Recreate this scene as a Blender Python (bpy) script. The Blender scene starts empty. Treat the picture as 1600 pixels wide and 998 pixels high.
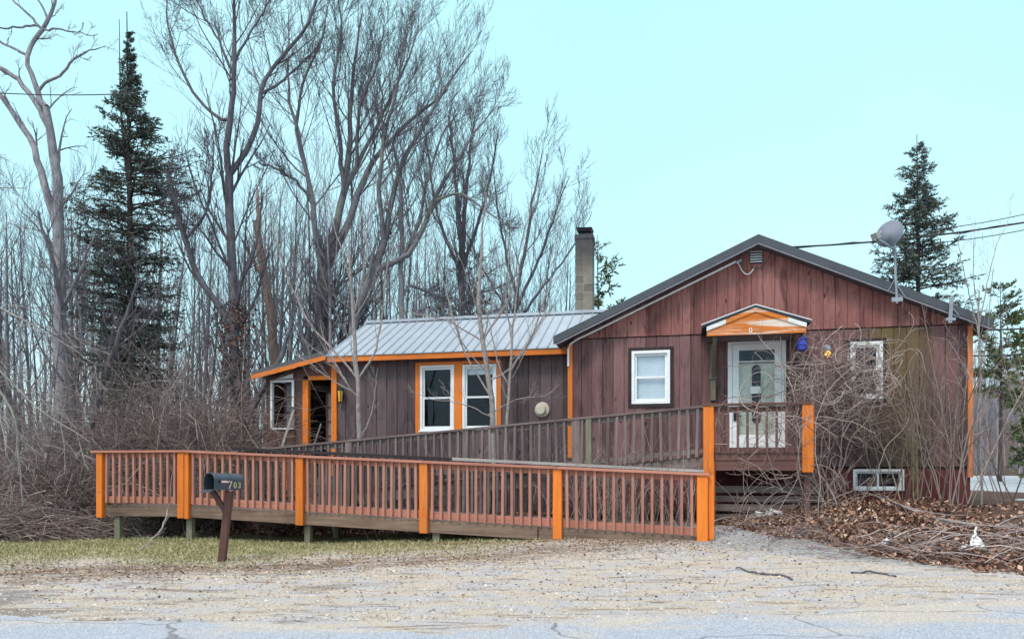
import bpy, math, random
import numpy as np
from mathutils import Vector, Matrix

R = math.radians
C = bpy.context.scene.collection
SC = bpy.context.scene
rng = np.random.default_rng(11)

# ------------------------------------------------------------------ camera, world, sun, exposure
F, CX, HY, CH = 1155.0, 800.0, 730.0, 1.3            # focal length in px of the 1600 px wide photo, horizon row, eye height
cam = bpy.data.cameras.new('camera')
cam.sensor_width = 36
cam.lens = 36 * F / 1600
cam.shift_y = (HY - 499) / 1600
cam.clip_start, cam.clip_end = 0.1, 2000
co = bpy.data.objects.new('camera', cam)
C.objects.link(co)
co.location = (0, 0, CH)
co.rotation_euler = (R(90), 0, 0)
SC.camera = co

SUN_EL, SUN_AZ = R(52), R(215)                        # azimuth clockwise from +Y: behind the camera, to the left
W = bpy.data.worlds.new('World')
SC.world = W
W.use_nodes = True
wt = W.node_tree
wt.nodes.clear()


def nd(nt, typ, ins=None, **props):
    n = nt.nodes.new('ShaderNode' + typ)
    for k, v in props.items():
        setattr(n, k, v)
    for k, v in (ins or {}).items():
        s = n.inputs[k]
        if hasattr(v, 'is_linked') or isinstance(v, bpy.types.NodeSocket):
            nt.links.new(v, s)
        else:
            if isinstance(v, (tuple, list)) and len(v) == 3 and s.type == 'RGBA':
                v = (*v, 1)
            s.default_value = v
    return n


def ramp(nt, fac, stops, interp='LINEAR'):
    n = nd(nt, 'ValToRGB', {'Fac': fac})
    cr = n.color_ramp
    cr.interpolation = interp
    while len(cr.elements) < len(stops):
        cr.elements.new(0.5)
    for e, (p, c) in zip(cr.elements, stops):
        e.position = p
        e.color = (*c, 1) if not isinstance(c, (int, float)) else (c, c, c, 1)
    return n.outputs[0]


sky = nd(wt, 'TexSky', sky_type='NISHITA', sun_disc=False, sun_elevation=SUN_EL, sun_rotation=SUN_AZ,
         dust_density=3.0, air_density=1.0)
bg1 = nd(wt, 'Background', {'Color': sky.outputs[0], 'Strength': 0.05})
tc = nd(wt, 'TexCoord')
sx = nd(wt, 'SeparateXYZ', {0: tc.outputs['Generated']})
cl = nd(wt, 'TexNoise', {'Vector': tc.outputs['Generated'], 'Scale': 2.2, 'Detail': 4.0, 'Roughness': 0.5})
# high thin overcast: pale cyan low down, about twice as bright and whiter overhead
ov = ramp(wt, sx.outputs[2], [(0.0, (0.56, 0.70, 0.74)), (0.16, (0.40, 0.665, 0.70)), (0.60, (0.335, 0.64, 0.68)),
                              (0.78, (1.12, 1.06, 1.10)), (1.0, (1.52, 1.38, 1.40))])
cm = nd(wt, 'Mix', {0: 0.22, 6: ov, 7: ramp(wt, cl.outputs[0], [(0.35, (0.34, 0.64, 0.68)), (0.7, (0.55, 0.74, 0.76))])}, data_type='RGBA')
bg2 = nd(wt, 'Background', {'Color': cm.outputs[2], 'Strength': 1.0})
ad = nd(wt, 'AddShader', {0: bg1.outputs[0], 1: bg2.outputs[0]})
wo = nd(wt, 'OutputWorld', {'Surface': ad.outputs[0]})

sl = bpy.data.lights.new('sun', 'SUN')
sl.energy = 1.3
sl.angle = R(14)
sl.color = (1.0, 0.90, 0.80)
so = bpy.data.objects.new('sun', sl)
C.objects.link(so)
sd = Vector((math.sin(SUN_AZ) * math.cos(SUN_EL), math.cos(SUN_AZ) * math.cos(SUN_EL), math.sin(SUN_EL)))
so.rotation_euler = sd.to_track_quat('Z', 'Y').to_euler()
so.location = sd * 60

vs = SC.view_settings
vs.view_transform = 'Standard'
vs.look = 'None'
vs.exposure = 0.45
vs.gamma = 1.0
vs.use_curve_mapping = False
SC.cycles.max_bounces = 6
SC.cycles.transparent_max_bounces = 12
SC.cycles.use_denoising = True

# ------------------------------------------------------------------ frames of reference
TH = R(13)
HO = Vector((1.198, 15.03, 0))
HA = Vector((math.cos(TH), -math.sin(TH), 0))         # along the front wall, to the right
HB = Vector((math.sin(TH), math.cos(TH), 0))          # into the house


def H(s, d, z):
    return HO + HA * s + HB * d + Vector((0, 0, z))


def HN(P):
    P = np.asarray(P, float)
    out = np.empty_like(P)
    out[..., 0] = HO.x + HA.x * P[..., 0] + HB.x * P[..., 1]
    out[..., 1] = HO.y + HA.y * P[..., 0] + HB.y * P[..., 1]
    out[..., 2] = P[..., 2]
    return out


def WP(px, py, Y):
    return np.array([(px - CX) / F * Y, Y, CH + (HY - py) / F * Y])


def sm(a, b, x):
    t = np.clip((np.asarray(x, float) - a) / (b - a), 0, 1)
    return t * t * (3 - 2 * t)


def gz(x, y):
    x, y = np.asarray(x, float), np.asarray(y, float)
    z = (0.52 * sm(-4, 4.5, x)) * sm(7.0, 15.5, y) + 0.12 * sm(-12, -3, x) * sm(13.5, 18, y)
    z += sm(6.7, 8, y) * (0.018 * np.sin(x * 1.7 + y * .6) * np.sin(y * 1.3) + 0.010 * np.sin(x * 4.1 + 1) * np.sin(y * 3.7 + x)) * (1 - sm(20, 30, y))
    z += sm(48, 150, x) * sm(70, 170, y) * 26 * (0.85 + .15 * np.sin(x * .05))
    return z


# ------------------------------------------------------------------ materials
MATS = {}


def mat(name):
    m = bpy.data.materials.new(name)
    m.use_nodes = True
    nt = m.node_tree
    nt.nodes.clear()
    MATS[name] = m
    return m, nt


def fin(nt, color, rough=0.8, bump=None, bs=0.3, bd=0.01, metallic=0.0, spec=0.35, normal=None, **kw):
    ins = {'Base Color': color, 'Roughness': rough, 'Metallic': metallic, 'Specular IOR Level': spec}
    if bump is not None:
        b = nd(nt, 'Bump', {'Height': bump, 'Strength': bs, 'Distance': bd})
        ins['Normal'] = b.outputs[0]
    ins.update(kw)
    p = nd(nt, 'BsdfPrincipled', ins)
    nd(nt, 'OutputMaterial', {'Surface': p.outputs[0]})
    return p


def mixc(nt, f, a, b, blend='MIX'):
    return nd(nt, 'Mix', {0: f, 6: a, 7: b}, data_type='RGBA', blend_type=blend).outputs[2]


def noise(nt, vec, scale, detail=4, rough=.55, dist=0.0):
    return nd(nt, 'TexNoise', {'Vector': vec, 'Scale': scale, 'Detail': float(detail), 'Roughness': rough, 'Distortion': dist}).outputs[0]


def objco(nt, scale=(1, 1, 1), loc=(0, 0, 0)):
    t = nd(nt, 'TexCoord')
    return nd(nt, 'Mapping', {'Vector': t.outputs['Object'], 'Scale': scale, 'Location': loc}).outputs[0]


def math_(nt, op, a, b=0.0, clamp=False):
    return nd(nt, 'Math', {0: a, 1: b}, operation=op, use_clamp=clamp).outputs[0]


def siding_mat(name, dark, mid, light, bw=0.215, algae=False, pale=None, peel=.5):
    m, nt = mat(name)
    v0 = objco(nt)
    xyz = nd(nt, 'SeparateXYZ', {0: v0})
    idx = math_(nt, 'FLOOR', math_(nt, 'DIVIDE', math_(nt, 'ADD', xyz.outputs[0], 40.0), bw))
    wn = nd(nt, 'TexWhiteNoise', {'W': idx}, noise_dimensions='1D')
    st = noise(nt, objco(nt, (22, 22, 1.3)), 1.0, 6, .65, .4)
    big = noise(nt, objco(nt, (1.0, 1.0, 0.7)), 1.1, 4, .6)
    f = math_(nt, 'ADD', math_(nt, 'MULTIPLY', st, 0.75), math_(nt, 'MULTIPLY', math_(nt, 'SUBTRACT', wn.outputs[0], .3), .30))
    f = math_(nt, 'ADD', f, math_(nt, 'MULTIPLY', big, .35))
    col = ramp(nt, f, [(0.32, dark), (0.55, mid), (0.88, light)])
    if pale:
        pm = noise(nt, objco(nt, (7, 7, 2.0), (3, 1, 5)), 1.0, 7, .7, .8)
        col = mixc(nt, ramp(nt, pm, [(peel, 0.0), (peel + .13, 0.75)]), col, pale)
    dk = noise(nt, objco(nt, (4.5, 4.5, 1.1), (8, 3, 2)), 1.0, 7, .7, .7)
    col = mixc(nt, ramp(nt, dk, [(.52, 0.0), (.64, .72)]), col, dark)
    kn = nd(nt, 'TexVoronoi', {'Vector': objco(nt, (4.6, 4.6, 2.1)), 'Scale': 1.0, 'Randomness': 1.0})
    kf = ramp(nt, kn.outputs['Distance'], [(0.06, 0.85), (0.13, 0.0)])
    col = mixc(nt, kf, col, tuple(c * .35 for c in dark))
    if algae:
        a1 = math_(nt, 'MULTIPLY', ramp(nt, xyz.outputs[0], [(0.0, 0), (1.0, 0)]), 0)
        sx_ = nd(nt, 'MapRange', {'Value': xyz.outputs[0], 'From Min': 5.3, 'From Max': 5.85})
        sx2 = nd(nt, 'MapRange', {'Value': xyz.outputs[0], 'From Min': 6.75, 'From Max': 6.38})
        sz = nd(nt, 'MapRange', {'Value': xyz.outputs[2], 'From Min': 1.3, 'From Max': 3.0, 'To Min': .45, 'To Max': 1.0})
        am = math_(nt, 'MULTIPLY', math_(nt, 'MULTIPLY', sx_.outputs[0], sx2.outputs[0]), sz.outputs[0])
        am = math_(nt, 'MULTIPLY', am, ramp(nt, noise(nt, objco(nt, (3, 3, .8), (2, 7, 1)), 1.2, 5, .6), [(.3, .6), (.55, 1.0)]))
        col = mixc(nt, am, col, (0.145, 0.098, 0.046))
        gm = nd(nt, 'MapRange', {'Value': xyz.outputs[0], 'From Min': 4.0, 'From Max': 5.0})
        gm2 = nd(nt, 'MapRange', {'Value': xyz.outputs[2], 'From Min': 3.3, 'From Max': 2.2})
        g = math_(nt, 'MULTIPLY', math_(nt, 'MULTIPLY', gm.outputs[0], gm2.outputs[0]), ramp(nt, big, [(.3, .1), (.65, .85)]))
        col = mixc(nt, g, col, (0.055, 0.047, 0.045))
    fin(nt, col, .82, st, .35, .008)
    return m


def wood_mat(name, dark, light, axis='x', paint=None, pf=.5, rough=.8, rnd=.35):
    """weathered board: grain along one local axis, a little tone change from piece to piece"""
    m, nt = mat(name)
    sc = {'x': (1.2, 26, 26), 'y': (26, 1.2, 26), 'z': (26, 26, 1.2)}[axis]
    g = noise(nt, objco(nt, sc), 1.0, 6, .65, .5)
    b = noise(nt, objco(nt, (2.2, 2.2, 2.2)), 1.0, 3, .5)
    isl = nd(nt, 'NewGeometry').outputs['Random Per Island']
    oi = nd(nt, 'ObjectInfo').outputs['Random']
    f = math_(nt, 'ADD', math_(nt, 'MULTIPLY', g, .7), math_(nt, 'MULTIPLY', b, .35))
    f = math_(nt, 'ADD', f, math_(nt, 'MULTIPLY', math_(nt, 'SUBTRACT', math_(nt, 'MULTIPLY', math_(nt, 'ADD', isl, oi), .5), .5), rnd))
    col = ramp(nt, f, [(.3, dark), (.78, light)])
    if paint:
        w = noise(nt, objco(nt, tuple(v * .35 for v in sc), (4, 2, 9)), 1.0, 6, .7, .6)
        tone = mixc(nt, ramp(nt, f, [(.28, 0.0), (.72, 1.0)]), tuple(c * .58 for c in paint), tuple(min(1, c * 1.12) for c in paint))
        col = mixc(nt, ramp(nt, w, [(pf - .03, 1.0), (pf + .06, 0.0)]), col, tone)
    fin(nt, col, rough, g, .3, .005)
    return m


def plain(name, c, rough=.6, metallic=0.0, var=.15, scale=6, spec=.4, bumps=.1):
    m, nt = mat(name)
    n = noise(nt, objco(nt), scale, 5, .6)
    col = ramp(nt, n, [(.3, tuple(v * (1 - var) for v in c)), (.7, tuple(min(1, v * (1 + var)) for v in c))])
    fin(nt, col, rough, n, bumps, .004, metallic, spec)
    return m


def island(name, stops, rough=.8, spec=.2, trans=0.0):
    m, nt = mat(name)
    isl = nd(nt, 'NewGeometry').outputs['Random Per Island']
    fin(nt, ramp(nt, isl, stops), rough, spec=spec)
    return m


def bark_mat(name, dark, light, sc=(9, 9, 2.2), moss=None):
    m, nt = mat(name)
    v = objco(nt, sc)
    g = noise(nt, v, 1.6, 7, .7, .6)
    col = ramp(nt, g, [(.32, dark), (.68, light)])
    if moss:
        mm = noise(nt, objco(nt, (.9, .9, .9)), 1.3, 5, .6)
        col = mixc(nt, ramp(nt, mm, [(.52, 0.0), (.66, .7)]), col, moss)
    fin(nt, col, .9, g, .6, .02, spec=.2)
    return m


siding_mat('siding', (.044, .025, .028), (.150, .073, .076), (.245, .130, .130), algae=True, pale=(.18, .12, .13), peel=.60)
siding_mat('gable_siding', (.078, .028, .027), (.228, .083, .077), (.35, .158, .140), pale=(.32, .20, .18), peel=.60)
siding_mat('annex_siding', (.048, .034, .039), (.108, .073, .082), (.165, .114, .124), bw=.25, pale=(.19, .14, .145), peel=.63)
siding_mat('foundation', (.06, .012, .015), (.115, .024, .026), (.16, .045, .045), bw=.6, pale=(.07, .04, .04), peel=.6)
wood_mat('orange_x', (.36, .22, .12), (.55, .35, .22), 'x', (.72, .185, .022), .64, .6)
wood_mat('orange_z', (.36, .22, .12), (.55, .35, .22), 'z', (.74, .19, .022), .62, .6)
wood_mat('orange_faded', (.45, .36, .30), (.7, .6, .54), 'z', (.66, .20, .06), .60, .65)
wood_mat('orange_peeling', (.58, .44, .36), (.85, .78, .72), 'x', (.72, .20, .03), .535, .7)
wood_mat('white_peeling', (.50, .30, .2), (.7, .62, .58), 'x', (.78, .78, .80), .60, .7)
wood_mat('stain_x', (.13, .065, .045), (.38, .20, .14), 'x', (.45, .185, .135), .66, .75)
wood_mat('stain_z', (.15, .085, .07), (.40, .25, .21), 'z', (.46, .205, .155), .66, .75)
wood_mat('stain_dark', (.06, .032, .028), (.17, .085, .072), 'x', (.15, .07, .062), .58, .75)
wood_mat('stain_dark_z', (.07, .04, .036), (.20, .11, .095), 'z', (.17, .088, .08), .58, .75)
wood_mat('grey_wood_x', (.065, .046, .045), (.27, .205, .195), 'x')
wood_mat('grey_wood_z', (.065, .050, .050), (.26, .20, .195), 'z')
wood_mat('rim_wood', (.045, .028, .022), (.30, .20, .15), 'x')
wood_mat('pale_wood', (.22, .195, .19), (.52, .47, .455), 'x')
wood_mat('deck_wood', (.09, .07, .06), (.27, .20, .17), 'y')
wood_mat('dark_rail', (.018, .014, .018), (.06, .045, .05), 'x')
wood_mat('green_wood', (.10, .09, .065), (.27, .25, .19), 'z')
wood_mat('post_brown', (.055, .026, .022), (.15, .07, .062), 'z')
wood_mat('trim_dark', (.016, .011, .013), (.07, .045, .045), 'z')
plain('white_paint', (.80, .81, .84), .5, var=.06)
plain('cream_door', (.78, .75, .62), .5, var=.04)
plain('blind', (.82, .86, .88), .7, var=.04)
plain('grey_frame', (.30, .30, .31), .6)
plain('roof_dark', (.085, .088, .10), .62, var=.25, scale=14, bumps=.3)
plain('roof_edge', (.060, .064, .080), .5, var=.12)
plain('trim_grey', (.34, .34, .40), .5)
plain('roof_metal', (.345, .395, .45), .5, .15, var=.07, scale=1.6, spec=.5)
plain('rib_metal', (.30, .345, .40), .5, .15, var=.08)
plain('ridge_metal', (.29, .33, .385), .42, .25, var=.08)
plain('dark_void', (.012, .010, .012), .9)  # near-black: shade of gaps and unlit rooms put into the colour
plain('black_metal', (.02, .02, .025), .5, .3)
plain('cable', (.02, .02, .022), .5)
plain('red_cable', (.25, .03, .04), .5)
plain('white_cable', (.72, .72, .76), .5)
plain('dish_grey', (.19, .21, .265), .9, .0, var=.06)
plain('steel', (.28, .30, .345), .5, .3)
plain('beige', (.60, .54, .44), .5, var=.06)
plain('blue_plastic', (.045, .06, .42), .35, var=.1)
plain('amber', (.82, .48, .08), .3, var=.1)
plain('mailbox_metal', (.068, .080, .105), .42, .3, var=.2)
plain('paper', (.80, .80, .80), .8, var=.03)
plain('plastic_white', (.78, .78, .80), .4, var=.08)
plain('num_pink', (.74, .48, .44), .6)
plain('num_yellow', (.62, .55, .20), .6)
plain('rust_metal', (.10, .035, .025), .7)
bark_mat('bark_grey', (.095, .087, .105), (.25, .235, .265), moss=(.22, .235, .18))
bark_mat('bark_dark', (.058, .052, .066), (.18, .163, .19))
bark_mat('bark_pale', (.17, .15, .145), (.43, .40, .40), moss=(.33, .35, .29))
bark_mat('bark_dead', (.10, .095, .115), (.32, .31, .34), moss=(.40, .38, .38))
bark_mat('bark_snag', (.13, .09, .078), (.38, .28, .24), (7, 7, 1.2))
bark_mat('bark_sapling', (.17, .14, .135), (.40, .35, .34), (8, 8, 8))
bark_mat('bark_spruce', (.035, .026, .026), (.10, .08, .078))
island('twig_grey', [(0, (.10, .085, .098)), (1, (.22, .195, .215))])
island('twig_dark', [(0, (.065, .055, .070)), (1, (.15, .13, .155))])
island('twig_pale', [(0, (.20, .17, .17)), (1, (.36, .32, .32))])
island('vine_bark', [(0, (.13, .092, .086)), (.5, (.32, .245, .23)), (1, (.50, .41, .385))])
island('brush_bark', [(0, (.07, .052, .053)), (.45, (.19, .145, .142)), (.75, (.30, .215, .195)), (1, (.50, .41, .38))])
island('cane_olive', [(0, (.13, .10, .07)), (1, (.30, .24, .18))])
island('hazed_far_bark', [(0, (.18, .168, .20)), (1, (.35, .335, .38))])  # bark paled so the distant stems look hazy
island('spruce_needles', [(0, (.062, .080, .084)), (.6, (.11, .135, .122)), (1, (.18, .195, .15))], .7)
island('pine_needles', [(0, (.06, .085, .04)), (.6, (.11, .145, .065)), (1, (.19, .22, .10))], .7)
island('dead_leaves', [(0, (.04, .022, .018)), (.3, (.13, .064, .05)), (.6, (.32, .175, .125)), (.85, (.55, .33, .23)), (1, (.68, .52, .42))], .75)
island('ivy_leaves', [(0, (.05, .028, .024)), (.6, (.12, .06, .045)), (1, (.2, .1, .07))], .75)
island('grass_blades', [(0, (.13, .15, .06)), (.3, (.24, .24, .10)), (.6, (.40, .35, .19)), (1, (.56, .48, .31))], .8)
island('straw', [(0, (.22, .16, .10)), (1, (.50, .40, .27))], .8)
island('green_leaves', [(0, (.02, .06, .03)), (1, (.05, .12, .06))], .6)
island('pebbles', [(0, (.16, .15, .15)), (.5, (.42, .38, .35)), (1, (.68, .63, .58))], .85)

m, nt = mat('glass')
lw = nd(nt, 'LayerWeight', {'Blend': .25})
g = nd(nt, 'BsdfGlossy', {'Color': (.72, .84, 1.0), 'Roughness': .03})
t = nd(nt, 'BsdfTransparent', {'Color': (.93, .95, .97)})
mx = nd(nt, 'MixShader', {0: math_(nt, 'ADD', math_(nt, 'MULTIPLY', lw.outputs['Fresnel'], .38), .008), 1: t.outputs[0], 2: g.outputs[0]})
nd(nt, 'OutputMaterial', {'Surface': mx.outputs[0]})

m, nt = mat('bulb_lit')
nd(nt, 'OutputMaterial', {'Surface': nd(nt, 'Emission', {'Color': (1.0, .60, .10), 'Strength': 1.6}).outputs[0]})

m, nt = mat('block')                                  # concrete block, each block its own tone, mortar between
bt = nd(nt, 'TexBrick', {'Vector': nd(nt, 'Mapping', {'Vector': nd(nt, 'TexCoord').outputs['Object'], 'Rotation': (R(90), 0, 0)}).outputs[0],
                         'Scale': 1.0, 'Mortar Size': .008, 'Brick Width': .42, 'Row Height': .21, 'Bias': 0.0,
                         'Color1': (.15, .13, .115), 'Color2': (.25, .215, .18), 'Mortar': (.28, .265, .25)}, offset=0.0)
n1 = noise(nt, objco(nt), 9, 5)
zz = nd(nt, 'SeparateXYZ', {0: objco(nt)}).outputs[2]
soot = nd(nt, 'MapRange', {'Value': math_(nt, 'ADD', zz, math_(nt, 'MULTIPLY', n1, .25)), 'From Min': 6.28, 'From Max': 6.46})
col = mixc(nt, math_(nt, 'MULTIPLY', soot.outputs[0], .9), bt.outputs[0], (.06, .056, .064))
col = mixc(nt, .5, col, ramp(nt, n1, [(.3, (.55, .55, .55)), (.7, (1.2, 1.2, 1.2))]), 'MULTIPLY')
fin(nt, col, .9, n1, .4, .01)

# ground: gravel shoulder, worn lawn, leaf litter in the woods
m, nt = mat('ground')
v = objco(nt)
xyz = nd(nt, 'SeparateXYZ', {0: v})
X_, Y_ = xyz.outputs[0], xyz.outputs[1]
fine = noise(nt, v, 38, 6, .7)
spk = noise(nt, v, 120, 2, .6)
midn = noise(nt, objco(nt, (1, 2.4, 1)), 1.5, 6, .62, .5)
streak = noise(nt, objco(nt, (1.3, 6.5, 1), (5, 2, 0)), 1.0, 7, .7, .7)
gravel = ramp(nt, math_(nt, 'ADD', math_(nt, 'MULTIPLY', fine, .6), math_(nt, 'MULTIPLY', spk, .4)),
              [(.30, (.19, .158, .125)), (.5, (.48, .415, .34)), (.68, (.75, .665, .565))])
gravel = mixc(nt, ramp(nt, midn, [(.45, 0.0), (.58, .75)]), gravel, ramp(nt, spk, [(.32, (.20, .205, .235)), (.66, (.60, .60, .64))]))
soil = noise(nt, objco(nt, (.55, 1.3, 1), (7, 3, 0)), 1.2, 6, .6, .6)
lft = nd(nt, 'MapRange', {'Value': X_, 'From Min': 1.0, 'From Max': -4.5, 'To Min': -.10, 'To Max': .05}).outputs[0]
gravel = mixc(nt, ramp(nt, math_(nt, 'ADD', soil, lft), [(.54, 0.0), (.64, .75)]), gravel, ramp(nt, fine, [(.3, (.075, .062, .058)), (.7, (.30, .25, .215))]))
gravel = mixc(nt, ramp(nt, streak, [(.54, 0.0), (.64, .8)]), gravel, ramp(nt, fine, [(.35, (.085, .055, .046)), (.7, (.30, .22, .175))]))
grassc = ramp(nt, math_(nt, 'ADD', math_(nt, 'MULTIPLY', fine, .6), math_(nt, 'MULTIPLY', midn, .4)),
              [(.34, (.12, .105, .055)), (.5, (.28, .25, .135)), (.66, (.50, .43, .28))])
litter = ramp(nt, math_(nt, 'ADD', math_(nt, 'MULTIPLY', fine, .7), math_(nt, 'MULTIPLY', midn, .3)),
              [(.34, (.035, .022, .018)), (.52, (.10, .064, .048)), (.7, (.23, .15, .11))])
wob = math_(nt, 'MULTIPLY', math_(nt, 'SUBTRACT', midn, .5), 3.2)
ylow = math_(nt, 'ADD', math_(nt, 'MULTIPLY', math_(nt, 'MAXIMUM', math_(nt, 'ADD', X_, 4.5), 0.0), .26), 9.75)
gm = math_(nt, 'DIVIDE', math_(nt, 'SUBTRACT', math_(nt, 'ADD', Y_, wob), ylow), 1.5, True)
gmx = nd(nt, 'MapRange', {'Value': X_, 'From Min': 1.4, 'From Max': 0.2}).outputs[0]
gm = math_(nt, 'MULTIPLY', math_(nt, 'MULTIPLY', gm, gmx), ramp(nt, math_(nt, 'ADD', midn, math_(nt, 'MULTIPLY', gm, .2)), [(.42, .35), (.6, 1.0)]))
# dead-leaf windrow along the front of the lawn
wl = math_(nt, 'SUBTRACT', 1.0, math_(nt, 'DIVIDE', math_(nt, 'ABSOLUTE', math_(nt, 'SUBTRACT', math_(nt, 'ADD', Y_, math_(nt, 'MULTIPLY', wob, .6)), math_(nt, 'SUBTRACT', ylow, .55))), .75), True)
wl = math_(nt, 'MULTIPLY', wl, ramp(nt, streak, [(.38, 0.0), (.52, .9)]))
wl = math_(nt, 'MULTIPLY', wl, nd(nt, 'MapRange', {'Value': X_, 'From Min': 3.0, 'From Max': 0.5}).outputs[0])
lm = math_(nt, 'DIVIDE', math_(nt, 'SUBTRACT', math_(nt, 'ADD', Y_, math_(nt, 'MULTIPLY', wob, .5)), math_(nt, 'SUBTRACT', 12.9, math_(nt, 'MULTIPLY', X_, .2))), .5, True)
# remains of an asphalt apron in front of the porch
px1 = math_(nt, 'SUBTRACT', X_, 4.6)
py1 = math_(nt, 'ADD', math_(nt, 'SUBTRACT', Y_, 10.6), math_(nt, 'MULTIPLY', px1, .50))
rr1 = math_(nt, 'ADD', math_(nt, 'POWER', math_(nt, 'ABSOLUTE', math_(nt, 'DIVIDE', px1, 2.6)), 2.0), math_(nt, 'POWER', math_(nt, 'ABSOLUTE', math_(nt, 'DIVIDE', py1, 1.25)), 2.0))
pm1 = math_(nt, 'SUBTRACT', 1.0, math_(nt, 'DIVIDE', math_(nt, 'SUBTRACT', math_(nt, 'ADD', rr1, math_(nt, 'MULTIPLY', wob, .5)), .6), .7), True)
apron = ramp(nt, math_(nt, 'ADD', math_(nt, 'MULTIPLY', fine, .5), math_(nt, 'MULTIPLY', spk, .5)), [(.3, (.16, .165, .18)), (.5, (.31, .32, .345)), (.7, (.50, .51, .53))])
apron = mixc(nt, ramp(nt, streak, [(.55, 0.0), (.7, .8)]), apron, (.11, .10, .10))
gravel = mixc(nt, math_(nt, 'MULTIPLY', pm1, .85), gravel, apron)
c_ = mixc(nt, gm, gravel, grassc)
c_ = mixc(nt, wl, c_, ramp(nt, fine, [(.3, (.055, .032, .026)), (.7, (.27, .18, .135))]))
c_ = mixc(nt, lm, c_, litter)
fin(nt, c_, .95, math_(nt, 'ADD', fine, math_(nt, 'MULTIPLY', spk, .5)), .6, .03, spec=.15)

m, nt = mat('asphalt')                                # old, bleached road
v = objco(nt)
sp = noise(nt, v, 95, 3, .65)
bg = noise(nt, objco(nt, (.5, 1.6, 1)), 1.4, 5, .6, .4)
col = ramp(nt, sp, [(.3, (.14, .155, .185)), (.5, (.33, .36, .415)), (.68, (.57, .60, .65))])
yv = nd(nt, 'SeparateXYZ', {0: v}).outputs[1]
sand = math_(nt, 'ADD', bg, math_(nt, 'MULTIPLY', math_(nt, 'SUBTRACT', yv, 6.0), .16))
col = mixc(nt, ramp(nt, sand, [(.46, 0.0), (.66, .85)]), col, ramp(nt, sp, [(.3, (.22, .19, .16)), (.66, (.66, .58, .49))]))
cr = nd(nt, 'TexVoronoi', {'Vector': mixc(nt, .25, objco(nt, (.5, 1.1, 1)), nd(nt, 'TexNoise', {'Vector': v, 'Scale': 2.0}).outputs[1]), 'Scale': 1.1}, feature='DISTANCE_TO_EDGE')
col = mixc(nt, ramp(nt, cr.outputs['Distance'], [(.0, .75), (.012, 0.0)]), col, (.09, .085, .085))
fin(nt, col, .85, sp, .5, .012, spec=.25)

plain('concrete', (.33, .36, .385), .85, var=.10, scale=1.0)
plain('hill', (.16, .145, .15), .95, var=.35, scale=.5)


def M(n):
    return MATS[n]


# ------------------------------------------------------------------ mesh helpers
def mesh_np(name, V, Fq, smooth=False):
    V = np.ascontiguousarray(V, dtype=np.float32)
    Fq = np.ascontiguousarray(Fq, dtype=np.int32)
    me = bpy.data.meshes.new(name)
    me.vertices.add(len(V))
    me.vertices.foreach_set('co', V.ravel())
    n, k = Fq.shape
    me.loops.add(n * k)
    me.loops.foreach_set('vertex_index', Fq.ravel())
    me.polygons.add(n)
    me.polygons.foreach_set('loop_start', np.arange(0, n * k, k, dtype=np.int32))
    if smooth:
        me.polygons.foreach_set('use_smooth', np.ones(n, dtype=bool))
    me.update(calc_edges=True)
    return me


def link(name, me, material=None, parent=None, loc=None, rotz=None):
    o = bpy.data.objects.new(name, me)
    if material is not None and not me.materials:
        me.materials.append(M(material))
    C.objects.link(o)
    if parent is not None:
        o.parent = parent
    if loc is not None:
        o.location = loc
    if rotz is not None:
        o.rotation_euler = (0, 0, rotz)
    return o


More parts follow.
